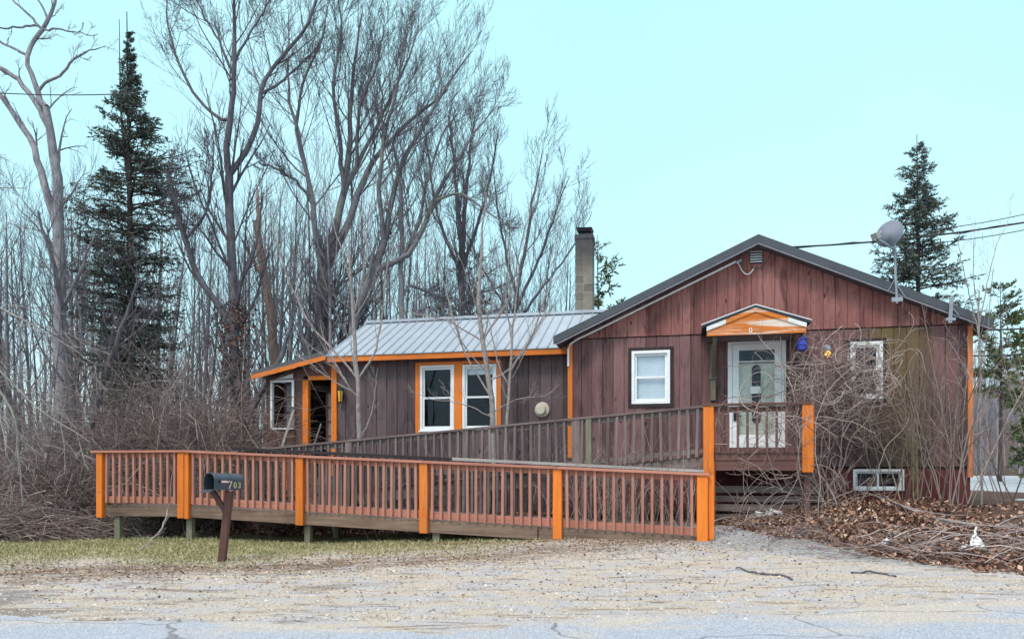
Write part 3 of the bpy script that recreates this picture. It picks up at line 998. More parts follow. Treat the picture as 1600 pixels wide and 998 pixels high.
# --- chimney
chim = thing('chimney', 'square concrete block chimney with soot darkened top and black cap beside the wing roof', 'chimney', H(-.13, 3.2, 4.3), HROT)
co_ = (-.13, 3.2, 0)
b = MB()
b.box(-.34, .08, 3.0, 3.4, 4.2, 6.86)
b.box(-.355, .095, 2.985, 3.415, 6.86, 6.97)
ck = b.build('chimney_stack', 'block', chim, off=(-.13, 3.2, 4.3))
ck.data.transform(Matrix.Translation((0, 0, 0)))
b = MB()
b.box(-.24, -.02, 3.1, 3.3, 6.97, 7.05)
b.build('flue', 'black_metal', chim, off=(-.13, 3.2, 4.3))
b = MB()
b.hexa([(-.29, 3.04, 7.055), (.03, 3.04, 7.055), (.03, 3.36, 7.055), (-.29, 3.36, 7.055)],
       [(-.33, 3.0, 7.15), (.07, 3.0, 7.13), (.07, 3.4, 7.13), (-.33, 3.4, 7.15)])
b.build('chimney_cap', 'black_metal', chim, off=(-.13, 3.2, 4.3))
# soot line is written for absolute heights: shift the texture to this thing's base
for nn_ in M('block').node_tree.nodes:
    if nn_.type == 'MAP_RANGE':
        nn_.inputs['From Min'].default_value = 6.05 - 4.3
        nn_.inputs['From Max'].default_value = 6.70 - 4.3

# ------------------------------------------------------------------ PORCH
def hthing(name, label, cat, s, d, z, group=None):
    t_ = thing(name, label, cat, H(s, d, z), HROT, group)
    return t_, (s, d, z)


porch, PO = hthing('porch', 'raised wooden front porch with orange posts below the white door', 'porch', 3.4, -1.0, .45)
PD = -2.05
b = MB()
x = 2.62
while x < 4.27:
    b.box(x, x + .135, PD - .03, -.07, 1.50, 1.54)
    x += .14
b.build('deck', 'deck_wood', porch, PO)
b = MB()
b.box(2.70, 4.26, PD - .045, PD - .005, 1.25, 1.415)
b.box(2.70, 4.26, PD - .06, PD - .047, 1.42, 1.535)
b.box(4.22, 4.26, PD, -.07, 1.25, 1.49)
b.build('rim_board', 'stain_dark', porch, PO)
for (s, z0) in ((2.635, .36), (4.19, 1.22)):
    b = MB()
    b.box(s - .085, s + .085 if s < 3 else s + .085, PD - .13, PD - .047, z0, 2.325)
    b.box(s - .05, s + .11, PD - .046, PD + .04, z0 + (0 if s < 3 else .05), 2.32)
    b.build('post', 'orange_z', porch, PO, bevel=.006)
MB().box(4.13, 4.24, -1.2, -1.1, .4, 1.25).build('support_post', 'stain_dark_z', porch, PO)
MB().box(4.16, 4.25, PD + .05, PD + .14, .4, 1.25).build('support_post', 'stain_dark_z', porch, PO)
b = MB()
b.box(2.55, 4.30, PD - .15, PD + .01, 2.327, 2.362)
b.box(2.73, 4.10, PD - .085, PD - .05, 2.22, 2.31)
b.box(2.73, 4.10, PD - .085, PD - .05, 1.545, 1.63)
prail = b.build('railing', 'stain_dark', porch, PO)
bal = MB().box(-.019, .019, -.02, .02, 0, .76)
bal_me = None
for i in range(9):
    if bal_me is None:
        o = bal.build('baluster', 'stain_dark_z', prail)
        bal_me = o.data
    else:
        o = link('baluster', bal_me, None, prail)
    o.location = Vector((2.80 + i * .152, PD - .106, 1.55)) - Vector(PO)
b = MB()
b.box(4.18, 4.28, PD + .05, -.1, 2.3, 2.335)
b.box(4.20, 4.235, PD + .05, -.1, 2.2, 2.29)
b.build('side_rail', 'stain_dark', porch, PO)
for i in range(4):
    z = .40 + i * .155
    MB().box(2.72 - .02 * i, 4.5, -1.80 + .06 * i, -1.74 + .06 * i, z, z + .105 + .012 * (i % 2)).build('skirt_board', 'grey_wood_x', porch, PO)

# ------------------------------------------------------------------ RAMP
ramp_, RO = hthing('wheelchair_ramp', 'long switchback wheelchair ramp with orange posts and pinkish brown balusters along the front', 'ramp', -2.8, -2.8, .15)
FD = -3.45
def frail(s):                                        # height of the front cap rail
    return 1.605 if s < -6.37 else 1.605 - .0436 * (s + 6.37)


posts = [(-8.106, .125, .39), (-6.37, .22, .405), (-4.115, .135, .32), (-1.895, .14, .23), (.309, .14, .165), (2.50, .16, .19)]
def rdeck(s):
    return .60 if s < -6.37 else .60 - .041 * (s + 6.37)


def urail(s):
    return 1.615 + (s + 6.37) * .0815


def udeck(s):
    return .62 + (s + 6.37) * .099


for i, (s, w_, zb) in enumerate(posts):
    b = MB()
    b.box(s - w_ / 2, s + w_ / 2, FD - .085, FD + .055, zb, frail(s) - .042)
    if w_ > .2:
        b = MB()
        b.box(s - .11, s + .02, FD - .085, FD + .055, zb, frail(s) - .042)
        b.box(s + .024, s + .11, FD - .075, FD + .05, zb - .01, frail(s) - .046)
    if i == 5:
        b.box(s + .085, s + .17, FD - .02, FD + .07, zb + .03, frail(s) - .05)
    b.build('post', 'orange_z', ramp_, RO, bevel=.006)
# front railing bays with their balusters
bal_me = None
for i in range(5):
    a, c = posts[i], posts[i + 1]
    s0, s1 = a[0] + a[1] / 2 + .004, c[0] - c[1] / 2 - .004
    z0, z1 = (frail(s0), frail(s1)) if i else (1.605, 1.605)
    q = MB()
    q.slope(s0, s1, z0 - .125, z0 - .045, z1 - .125, z1 - .045, FD - .02, FD + .018)     # upper rail
    q.slope(s0, s1, z0 - .945, z0 - .825, z1 - .945, z1 - .825, FD - .02, FD + .018)     # lower rail
    pn = q.build('railing_bay', 'stain_x', ramp_, RO, bevel=.003)
    q = MB()
    e0, e1 = a[0] - (.16 if i == 0 else .0), c[0] + (.10 if i == 4 else -.003)
    y0, y1 = (1.605, 1.605) if i == 0 else (frail(e0), frail(e1))
    q.slope(e0, e1, y0 - .04, y0, y1 - .04, y1, FD - .115, FD + .035)
    q.build('cap_rail', 'stain_x', pn, RO, bevel=.004)
    n = int(round((s1 - s0) / .143))
    for j in range(n):
        s = s0 + (j + .5) * (s1 - s0) / n
        if bal_me is None:
            o = MB().box(-.020, .020, -.04, 0, -.90, 0).build('baluster', 'stain_z', pn, bevel=.003)
            bal_me = o.data
            mod = True
        else:
            o = link('baluster', bal_me, None, pn)
        o.location = Vector((s, FD - .021, (frail(s) if i else 1.605) - .045)) - Vector(RO)
        o.rotation_euler = (0, R(random.Random(i * 50 + j).uniform(-.7, .7)), 0)
# rim joist and posts underneath
for (s0, s1) in ((-8.10, -6.40), (-6.34, -4.15), (-4.08, -.02), (.0, 2.40)):
    q = MB()
    a0, a1 = rdeck(s0), rdeck(s1)
    t0 = .185
    low = lambda s, z: max(z, .02)
    q.slope(s0, s1, a0 + .03 - t0 - .02, a0 + .03 - .015, a1 + .03 - t0 - .02, a1 + .03 - .015, FD - .015, FD + .025)
    q.build('rim_board', 'rim_wood', ramp_, RO, bevel=.003)
for (s, w_) in ((-7.83, .11), (-6.33, .11), (-4.03, .10), (-1.72, .12), (.33, .1)):
    for d in (FD + .09, -2.3):
        x_, y_, _ = H(s, d, 0)
        g_ = float(gz(x_, y_))
        MB().box(s - w_ / 2, s + w_ / 2, d - .05, d + .05, g_ - .1, rdeck(s) - .06).build('support_post', 'green_wood', ramp_, RO)
# decks
b = MB()
s = -8.08
while s < 2.5:
    s1 = s + .136
    d1 = -.75 if s1 < -6.35 else -2.20
    b.slope(s, s1, rdeck(s) - .036, rdeck(s), rdeck(s1) - .036, rdeck(s1), FD + .03, d1)
    s += .141
b.build('lower_deck', 'deck_wood', ramp_, RO)
b = MB()
s = -6.3
while s < 2.6:
    s1 = s + .136
    b.slope(s, s1, udeck(s) - .036, udeck(s), udeck(s1) - .036, udeck(s1), -2.02, -.75)
    s += .141
b.build('upper_deck', 'deck_wood', ramp_, RO)
b = MB()
b.slope(-6.3, 2.6, udeck(-6.3) - .25, udeck(-6.3) - .04, udeck(2.6) - .25, udeck(2.6) - .04, -2.06, -2.02)
b.slope(-6.3, 2.6, udeck(-6.3) - .25, udeck(-6.3) - .04, udeck(2.6) - .25, udeck(2.6) - .04, -.80, -.76)
b.slope(-6.3, 2.4, rdeck(-6.3) - .02, rdeck(-6.3) + .10, rdeck(2.4) - .02, rdeck(2.4) + .10, -2.24, -2.20)
b.box(-8.1, -8.06, FD, -.75, .42, .56)
b.box(-8.1, -6.3, -.76, -.72, .42, .56)
b.build('stringer', 'grey_wood_x', ramp_, RO)
# far railing of the lower run: dark cap to the left, pale weathered cap to the right
def brail(s):
    return 1.66 - (s + 5.6) * .0487


b = MB()
b.slope(-6.2, -1.80, brail(-6.2) - .055, brail(-6.2), brail(-1.8) - .055, brail(-1.8), -2.34, -2.21)
b.build('far_cap_rail', 'dark_rail', ramp_, RO)
b = MB()
b.slope(-1.79, 2.56, brail(-1.79) - .045, brail(-1.79) + .005, brail(2.56) - .045, brail(2.56), -2.33, -2.22)
b.build('far_cap_rail', 'pale_wood', ramp_, RO)
b = MB()
rr_ = random.Random(5)
s = -6.1
while s < 2.4:
    b.box(s - .02, s + .02, -2.255, -2.215, rdeck(s) + .03, brail(s) - .06)
    s += .150 + rr_.uniform(-.01, .01)
b.build('far_balusters', 'grey_wood_z', ramp_, RO)['kind'] = 'stuff'
# weathered railing of the upper run
q = MB()
q.slope(-6.37, 2.56, urail(-6.37) - .036, urail(-6.37), urail(2.56) - .036, urail(2.56), -2.13, -2.0)
q.slope(-6.37, 2.56, urail(-6.37) - .13, urail(-6.37) - .045, urail(2.56) - .13, urail(2.56) - .045, -2.075, -2.04)
q.slope(-6.37, 2.56, udeck(-6.37) + .04, udeck(-6.37) + .12, udeck(2.56) + .04, udeck(2.56) + .12, -2.075, -2.04)
ur = q.build('upper_railing', 'grey_wood_x', ramp_, RO)
ur['label'] = 'grey weathered upper railing'
for s in (-3.9, -1.6, .42, .62):
    MB().box(s - .05, s + .05, -2.12, -2.03, udeck(s) - .35, urail(s) - .037).build('post', 'green_wood' if s > .5 else 'grey_wood_z', ramp_, RO)
rest = MB()
s = 2.45
k = 0
while s > -6.2:
    tilt = rr_.uniform(-.012, .012)
    z0, z1 = udeck(s) - .02, urail(s) - .04
    a, c = (s + tilt, -2.096, z0), (s - tilt, -2.096, z1)
    if k < 30:
        MB().beam(a, c, .044, .036, (0, 1, 0)).build('baluster', 'grey_wood_z', ur, RO)
    else:
        rest.beam(a, c, .036, .036, (0, 1, 0))
    k += 1
    s -= .150
rest.build('balusters_beyond', 'grey_wood_z', ur, RO)['kind'] = 'stuff'
# landing back post and rail
MB().box(-6.02, -5.90, -.82, -.72, .5, 1.55).build('post', 'orange_z', ramp_, RO)
b = MB()
b.slope(-8.06, -6.0, 1.55, 1.59, 1.55, 1.59, -.82, -.70)
b.box(-8.12, -8.04, FD + .06, -.72, 1.56, 1.60)
b.build('landing_rail', 'grey_wood_x', ramp_, RO)
# post behind the front end post
MB().box(2.60, 2.68, -2.38, -2.28, .30, 1.2).build('end_post', 'orange_z', ramp_, RO)

# ------------------------------------------------------------------ MAILBOX
mg = float(gz(-3.98, 10.28))
mb_t = thing('mailbox', 'dark arched metal mailbox with open door on a leaning brown wooden post', 'mailbox', (-3.98, 10.28, mg), 0)
b = MB()
b.beam((-.065, 0, -.1), (.05, 0, .98), .095, .095, (0, 1, 0))
b.build('post', 'post_brown', mb_t, bevel=.006)
b = MB()
b.beam((.02, 0, .66), (-.17, -.06, 1.0), .06, .075, (0, 1, 0))
b.build('brace', 'post_brown', mb_t, bevel=.005)
ax = Vector((-.47, -.88, .03)).normalized()          # towards the open end
sd_ = Vector((0, 0, 1)).cross(ax).normalized()
up_ = ax.cross(sd_)
if up_.z < 0:
    up_, sd_ = -up_, -sd_
L_, Wd, Hs = .50, .21, .125
def arch(w, hs, k=12):
    pts = [(-w / 2, 0), (w / 2, 0)]
    for i in range(k + 1):
        a = math.pi * i / k
        pts.append((w / 2 * math.cos(a), hs + w / 2 * math.sin(a)))
    return pts


cbase = Vector((-.02, -.02, 1.0))
def mpt(u, v, t):
    return cbase + sd_ * u + up_ * v + ax * t


b = MB()
o_, i_ = arch(Wd, Hs), [(x * .96, .004 + z * .965) for x, z in arch(Wd, Hs)]
n = len(o_)
Vs = [mpt(x, z, -L_ / 2) for x, z in o_] + [mpt(x, z, L_ / 2) for x, z in o_] + [mpt(x, z, L_ / 2) for x, z in i_] + [mpt(x, z, -L_ / 2 + .02) for x, z in i_]
fs = []
for i in range(n):
    j = (i + 1) % n
    fs += [(i, j, n + j, n + i), (n + i, n + j, 2 * n + j, 2 * n + i), (2 * n + i, 2 * n + j, 3 * n + j, 3 * n + i)]
fs += [tuple(range(n))[::-1], tuple(range(3 * n, 4 * n))]
b.poly(Vs, fs)
bx_ = b.build('box', 'mailbox_metal', mb_t)
b = MB()                                             # rolled rim at the mouth, door hanging open below it
rim = [mpt(x * 1.02, z * 1.01, L_ / 2 - .005) for x, z in o_] + [mpt(o_[0][0] * 1.02, 0, L_ / 2 - .005)]
b.tube(rim, .006, 6)
b.build('rim', 'mailbox_metal', bx_)
b = MB()
dpts = [(x * .98, -.012) for x in (-Wd / 2, Wd / 2)]
tilt = .32
b.hexa([mpt(-Wd * .48, -.004, L_ / 2), mpt(Wd * .48, -.004, L_ / 2), mpt(Wd * .46, -.035, L_ / 2 + .07), mpt(-Wd * .46, -.035, L_ / 2 + .07)],
       [mpt(-Wd * .48, .002, L_ / 2), mpt(Wd * .48, .002, L_ / 2), mpt(Wd * .46, -.030, L_ / 2 + .072), mpt(-Wd * .46, -.030, L_ / 2 + .072)])
b.build('door', 'mailbox_metal', mb_t)
# the visible flank faces the camera's right
fl = sd_ if sd_.y < 0 else -sd_
xr = -ax
zr = fl
yr = zr.cross(xr)
for ch, t, mm_, sz in (('7', -.015, 'num_pink', .15), ('0', -.10, 'num_yellow', .115), ('3', -.175, 'num_yellow', .115)):
    p = cbase + up_ * .062 + ax * (t + .0) + fl * (Wd / 2 + .002)
    M4 = Matrix(((xr.x, yr.x, zr.x, p.x), (xr.y, yr.y, zr.y, p.y), (xr.z, yr.z, zr.z, p.z), (0, 0, 0, 1)))
    text(ch, sz, mm_, bx_, M4, .0015)
b = MB()
p0 = cbase + up_ * .112 + fl * (Wd / 2 + .003)
b.beam(p0 + ax * .02, p0 + ax * .14, .004, .028, up_)
b.build('signal_flag', 'num_pink', bx_)
b = MB()
b.beam(p0 + ax * .14, p0 + ax * .19, .005, .03, up_)
b.build('flag_hinge', 'black_metal', bx_)

# ------------------------------------------------------------------ fittings on the house
dish, DO = hthing('satellite_dish', 'grey satellite dish on a steel mast at the gable roof edge', 'satellite dish', 5.95, -.37, 4.30)
b = MB()
b.tube([(5.97, -.40, 4.25), (5.945, -.40, 4.75), (5.935, -.40, 5.20)], .022, 8)
b.box(5.88, 6.06, -.42, -.365, 4.28, 4.36)
b.tube([(5.945, -.40, 4.62), (6.12, -.37, 4.35)], .010)
b.tube([(5.945, -.40, 4.70), (5.83, -.37, 4.48)], .008)
b.build('mast', 'steel', dish, DO)
dc = Vector((5.83, -.52, 5.46))
dn = Vector((-.60, -.74, .16)).normalized()
prof = [(.0, .0), (.006, .10), (.018, .19), (.034, .236), (.040, .243), (.026, .243), (.004, .18), (-.012, .08), (-.016, 0)]
b = MB()
b.lathe(dc, dn, prof, 32)
d_o = b.build('reflector', 'dish_grey', dish, DO, smooth=True)
b = MB()
ep = dc + dn * .36 + Vector((-.06, 0, -.20))
b.beam(dc + Vector((.05, .0, -.25)), ep, .03, .035)
b.beam(dc - dn * .02, Vector((5.935, -.40, 5.17)), .05, .06)
b.build('feed_arm', 'steel', dish, DO)
b = MB()
b.beam(ep, ep + Vector((-.04, -.02, .10)), .14, .09)
b.lathe(ep + Vector((0, .0, .08)), (dc - ep), [(0, .035), (.09, .045)], 12)
b.build('feed_horn', 'grey_frame', dish, DO)

br, BO = hthing('antenna_bracket', 'empty grey metal bracket standing on the right end of the gable roof edge', 'bracket', 6.84, -.37, 3.9)
b = MB()
b.beam((6.83, -.40, 3.86), (6.86, -.40, 4.34), .06, .025, (0, 1, 0))
b.tube([(6.85, -.40, 4.15), (6.98, -.37, 3.99)], .012)
b.box(6.76, 6.92, -.42, -.365, 3.90, 3.95)
b.build('bracket_arm', 'steel', br, BO)

# round vent hood on the wing wall
vh, VO = hthing('wall_vent', 'round beige vent hood on the wall of the wing', 'vent', -.70, AD, 2.53)
b = MB()
b.lathe((-.70, AD - .004, 2.53), (0, -1, 0), [(0, .165), (.02, .165), (.05, .15), (.055, .13)], 28)
b.build('flange', 'beige', vh, VO)
b = MB()
b.lathe((-.72, AD - .06, 2.52), (0, -1, 0), [(0, .105), (.06, .105), (.075, .095), (.08, .07), (.078, 0)], 28)
b.build('hood', 'beige', vh, VO)

# lantern at the vestibule, lit bulb and blue lantern by the front door
ln, LO = hthing('wall_lantern', 'black framed wall lantern with amber glass beside the vestibule door', 'lantern', -5.33, AD, 2.9)
b = MB()
b.box(-5.37, -5.29, AD - .04, AD - .002, 2.86, 3.08)
b.lathe((-5.33, AD - .11, 3.04), (0, 0, 1), [(0, .085), (.03, .07), (.08, .015)], 8)
b.lathe((-5.33, AD - .11, 2.76), (0, 0, 1), [(0, .04), (.02, .055)], 8)
for i in range(6):
    a = i * math.pi / 3
    b.tube([(-5.33 + .05 * math.cos(a), AD - .11 + .05 * math.sin(a), 2.78), (-5.33 + .078 * math.cos(a), AD - .11 + .078 * math.sin(a), 3.04)], .007, 4)
b.build('frame', 'black_metal', ln, LO)
MB().lathe((-5.33, AD - .11, 2.78), (0, 0, 1), [(0, .045), (.25, .072)], 8).build('lantern_glass', 'amber', ln, LO)

lb, LO = hthing('porch_light', 'bare yellow bulb glowing under a grey lamp cap among the vines', 'light', 4.86, 0, 3.42)
b = MB()
b.lathe((4.86, -.005, 3.55), (0, -1, 0), [(0, .06), (.02, .06), (.03, .02), (.10, .02)], 12)
b.lathe((4.86, -.12, 3.58), (0, 0, -1), [(0, .02), (.02, .055), (.09, .07), (.10, .06)], 14)
b.build('lamp_cap', 'steel', lb, LO)
MB().lathe((4.86, -.12, 3.475), (0, 0, -1), [(0, .03), (.03, .05), (.07, .055), (.10, .04), (.115, 0)], 14).build('bulb', 'bulb_lit', lb, LO, smooth=True)

bl, LO = hthing('blue_lantern', 'blue plastic lantern hanging under the right end of the door canopy', 'lantern', 4.20, -.75, 3.45)
b = MB()
b.lathe((4.31, -.75, 3.40), (0, 0, 1), [(0, .03), (.02, .075), (.10, .085), (.105, .10), (.125, .10), (.13, .08), (.20, .075), (.205, .095), (.225, .095), (.26, .04), (.27, 0)], 18)
b.build('lantern_body', 'blue_plastic', bl, LO)
b = MB().tube([(4.31, -.75, 3.66), (4.31, -.76, 3.73)], .005)
b.build('hook', 'black_metal', bl, LO)

# conduit up the left rake, loops of loose cable round the vent
b = MB()
pts = [(-.045, -.055, 3.35), (-.045, -.055, 3.70), (.0, -.055, 3.80), (.12, -.06, 3.88)]
for s in np.linspace(.4, 3.22, 6):
    pts.append((s, -.075, roof_z(s) - .205))
b.tube(pts, .021, 7)
o = b.build('conduit', 'white_paint', None, (0, 0, 0))
def seth(o, s, d, z):
    o.data.transform(Matrix.Translation((-s, -d, -z)))
    o.location = H(s, d, z)
    o.rotation_euler = (0, 0, HROT)


seth(o, -.045, -.055, 3.35)
tag(o, 'white conduit running up the left slope of the gable to the vent', 'conduit')
b = MB()
b.beam((3.21, -.08, 5.225), (3.32, -.08, 5.285), .045, .04, (0, 1, 0))
o = b.build('weatherhead', 'steel')
seth(o, 3.2, -.05, 5.2)
tag(o, 'small grey weatherhead at the top end of the conduit', 'weatherhead')


def arc(a, c, sag, n=12, dd=0.0):
    a, c = Vector(a), Vector(c)
    out = []
    for i in range(n + 1):
        t = i / n
        p = a.lerp(c, t)
        p.z -= 4 * sag * t * (1 - t)
        p.y -= dd * 4 * t * (1 - t)
        out.append(p)
    return out


for (a, c, sg, mm_, lab) in (
        ((3.24, -.10, 5.26), (3.55, -.09, 5.13), .20, 'white_cable', 'white loose cable looping left of the gable vent'),
        ((3.22, -.10, 5.22), (3.52, -.09, 5.14), .27, 'red_cable', 'red loose cable looping lowest beside the gable vent'),
        ((3.50, -.10, 5.15), (3.86, -.09, 5.40), .16, 'cable', 'black loose cable looping under the gable vent')):
    o = MB().tube(arc(a, c, sg, 12, .03), .008, 5).build('cable_loop', mm_)
    seth(o, *a)
    tag(o, lab, 'cable', 'loose cables at the gable vent')
# service drop and two thinner wires
b = MB()
pts = []
for i in range(40):
    t = i / 39
    p = WP(1208, 387, 14.0) * (1 - t) + np.array([24, 12.5, 11.4]) * t
    p[2] -= 4 * 1.45 * t * (1 - t)
    pts.append(p)
b.tube(pts, .017, 6)
b.tube([p + np.array([0, .03 * math.sin(i * 2.2), .028 * math.cos(i * 2.2)]) for i, p in enumerate(pts)], .009, 5)
o = b.build('service_cable', 'cable')
tag(o, 'thick black service cable from the gable peak out to the right', 'cable')
for k, (y0, y1, Y, lab) in enumerate(((392, 341, 34, 'thin grey overhead wire, lower of two beyond the right spruce'), (372, 314, 36, 'thin grey overhead wire, upper of two beyond the right spruce'))):
    a, c = WP(1425, y0 - 10, Y), WP(1760, y1 - 25, Y)
    o = MB().tube(arc(a, c, .35, 16), .022, 5).build('overhead_wire', 'cable')
    tag(o, lab, 'wire', 'thin overhead wires')
for (y0, y1, lab) in ((516, 508, 'dark overhead wire, higher of two low wires right of the house'), (556, 549, 'dark overhead wire, lower of two low wires right of the house')):
    a, c = WP(1515, y0, 24), WP(1720, y1 - 4, 24)
    o = MB().tube(arc(a, c, .05, 10), .03, 5).build('overhead_wire', 'cable')
    tag(o, lab, 'wire', 'low wires right of the house')
o = MB().tube(arc(WP(-120, 136, 17), WP(215, 146, 17), .1, 10), .012, 5).build('overhead_wire', 'cable')
tag(o, 'thin overhead wire crossing in front of the broken pale tree', 'wire')

# white board leaning in the vestibule
for k, (a, c, lab) in enumerate((((-6.75, .30, 1.55), (-6.48, .48, 2.62), 'white board leaning against the broken porch window'),
                                 ((-6.02, .36, 1.5), (-5.80, .50, 2.30), 'grey stick leaning in the vestibule doorway'))):
    o = MB().beam(a, c, .06 if k == 0 else .035, .02, (0, 1, 0)).build('leaning_board', 'pale_wood' if k == 0 else 'grey_wood_z')
    seth(o, *a)
    tag(o, lab, 'board')
# ------------------------------------------------------------------ VEGETATION
def tree_thing(name, label, group, base, trunk, crown, trunk_mat, crown_mat, leaf=None, leaf_mat=None, cat='tree', crown_name='crown'):
    base = np.asarray(base, float)
    t_ = thing(name, label, cat, tuple(base), 0, group)
    V, Fq = trunk
    link('trunk', mesh_np('trunk', V - base, Fq, True), trunk_mat, t_)
    if crown is not None:
        V, Fq = crown
        link(crown_name, mesh_np(crown_name, V - base, Fq, True), crown_mat, t_)
    if leaf is not None:
        V, Fq = leaf
        link('foliage', mesh_np('foliage', V - base, Fq), leaf_mat, t_)
    return t_


def hero(name, label, group, Y, limbs, trunk_mat, twig_mat, seed, m=(8, 7, 5, 4), lr=.42, ang=.62, up=.10, drift=1.2, k0=8, rmin=.006, tr0=.25, lens=(1, 1, 1, 1), leafy=None, wan=.065, rs=.80):
    """limbs: list of (points px, radii px); each limb gets its own depth wander; then four orders of branches"""
    rg = np.random.default_rng(seed)
    Ps, Rs = [], []
    px2m = Y / F
    for q, (pts, rad) in enumerate(limbs):
        L = len(pts)
        pts3 = []
        dr = 0 if q == 0 else rg.uniform(-drift, drift)
        d0 = 0.0
        if q:
            allp = np.concatenate(Ps)
            ap = np.stack([CX + allp[:, 0] / allp[:, 1] * F, HY - (allp[:, 2] - CH) / allp[:, 1] * F], 1)
            k_ = np.argmin(np.linalg.norm(ap - np.array(pts[0][:2]), axis=1))
            d0 = allp[k_, 1] - Y
            if np.linalg.norm(ap[k_] - np.array(pts[0][:2])) < 60:
                pts3.append(allp[k_].copy())
                pts = pts[1:] if np.linalg.norm(ap[k_] - np.array(pts[1][:2])) > 12 else pts[2:]
                rad = rad[-(len(pts) + 1):]
                L = len(pts) + 1
        o_ = len(pts3)
        for i, p in enumerate(pts):
            pts3.append(WP(p[0], p[1], Y + d0 + dr * ((i + o_) / max(L - 1, 1))))
        P, r = resample(pts3, [x * px2m * rs for x in rad], 16, rg, .015 * Y / 22)
        if q and o_:
            P[0] = pts3[0]
        Ps.append(P)
        Rs.append(r)
    P0, R0 = np.stack(Ps), np.stack(Rs)
    base = P0[0, 0].copy()
    g_ = float(gz(base[0], base[1]))
    P0[0, 0, 2] = g_ - .1
    base[2] = g_
    P1, R1 = kids(rg, P0, R0, m[0], tr0, 1.0, lr * lens[0], ang, up, wan, .36, 8, .22, rmin, fall=.45)
    P2, R2 = kids(rg, P1, R1, m[1], .12, 1.0, .58 * lens[1], .58, up * .8, wan * .8, .50, 6, .35, rmin)
    P3, R3 = kids(rg, P2, R2, m[2], .15, 1.0,   .70 * lens[2], .45, up * .5, wan * .7, .6, 5, .45, rmin * .75)
    tr = merge([tubes(P0, R0, k0), tubes(P1, R1, 5)])
    cr_ = [tubes(P2, R2, 4), tubes(P3, R3, 3)]
    if m[3]:
        P4, R4 = kids(rg, P3, R3, m[3], .2, 1.0, .8 * lens[3], .42, up * .4, wan * .7, .7, 4, .6, rmin * .6)
        cr_.append(tubes(P4, R4, 3))
    return tree_thing(name, label, group, base, tr, merge(cr_), trunk_mat, twig_mat)


BT = 'bare trees behind the house'
# broken pale dead tree at the far left
hero('dead_tree', 'pale broken dead tree with peeling trunk and crooked limbs at the far left', None, 19.5, [
    ([(104, 740), (98, 640), (93, 540), (94, 475), (91, 380), (92, 300), (87, 250), (80, 205), (72, 168)], [13, 12, 11, 11, 10.5, 10, 9, 8, 6]),
    ([(74, 185), (62, 158), (52, 124), (40, 92), (42, 82), (54, 66), (64, 52), (80, 24), (87, -5), (95, -40)], [6, 5, 4.4, 4, 4, 3.8, 3.6, 3, 2.4, 2]),
    ([(78, 200), (62, 168), (50, 152), (24, 120), (0, 106), (-40, 80)], [5.5, 5, 4.6, 4, 3.4, 2]),
    ([(84, 340), (76, 312), (60, 256), (52, 224), (24, 180), (0, 148), (-40, 120)], [8, 7, 6, 5.4, 4.6, 3.8, 2]),
    ([(58, 140), (70, 130), (80, 124), (98, 116), (114, 92), (132, 82), (165, 72)], [2.6, 2.5, 2.3, 2.1, 1.7, 1.2, .6]),
    ([(64, 52), (78, 46), (92, 46), (120, 50), (146, 57)], [2.2, 2, 1.7, 1.2, .5]),
    ([(41, 88), (20, 76), (0, 66), (-40, 40)], [2.6, 2.2, 1.8, 1]),
    ([(62, 50), (46, 24), (20, 0), (-10, -30)], [2.4, 2, 1.6, 1]),
    ([(66, 40), (32, 42), (0, 44), (-40, 52)], [2.2, 1.8, 1.4, .8]),
    ([(78, 28), (66, 8), (52, -5), (40, -40)], [2, 1.7, 1.4, .8]),
], 'bark_dead', 'twig_grey', 3, rs=.86, m=(5, 4, 3, 0), lr=.26, up=.06, tr0=.4, wan=.2, drift=.7)
# large forked tree left of the vestibule
hero('ivy_trunk_tree', 'tall dark forked tree with leaf covered lower trunk left of the wing', None, 21, [
    ([(374, 720), (370, 640), (366, 520), (363, 400), (358, 300), (358, 275)], [13, 12, 9.5, 8.5, 8, 8]),
    ([(358, 280), (353, 235), (362, 170), (366, 90), (367, 10), (366, -60)], [6.5, 6, 4.8, 4, 2.8, 1.5]),
    ([(360, 275), (385, 240), (405, 190), (408, 130), (440, 90), (478, 45), (505, -30)], [6, 5.4, 4.6, 4.2, 3.6, 3, 2]),
    ([(406, 150), (445, 125), (470, 100), (500, 70)], [3.2, 2.6, 2, 1]),
    ([(362, 190), (340, 185), (308, 155), (278, 100), (262, 40), (258, -10)], [3.4, 3, 2.6, 2.2, 1.6, 1]),
    ([(366, 95), (385, 60), (412, 20), (430, -20)], [2.6, 2.2, 1.8, 1]),
    ([(364, 110), (345, 70), (322, 30), (300, -15)], [2.6, 2.2, 1.8, 1]),
    ([(352, 500), (325, 455), (300, 410), (285, 360), (268, 300), (262, 268)], [7, 6, 5.5, 5, 4.4, 3.6]),
    ([(305, 365), (322, 335), (330, 300), (334, 235), (333, 205)], [2.8, 2.6, 2.2, 1.6, .8]),
    ([(358, 410), (335, 390), (318, 365), (298, 345)], [3, 2.4, 2, 1]),
], 'bark_dark', 'twig_dark', 5, m=(11, 7, 4, 2), lr=.42, up=.10, tr0=.3, lens=(1, 1, 1, 1))
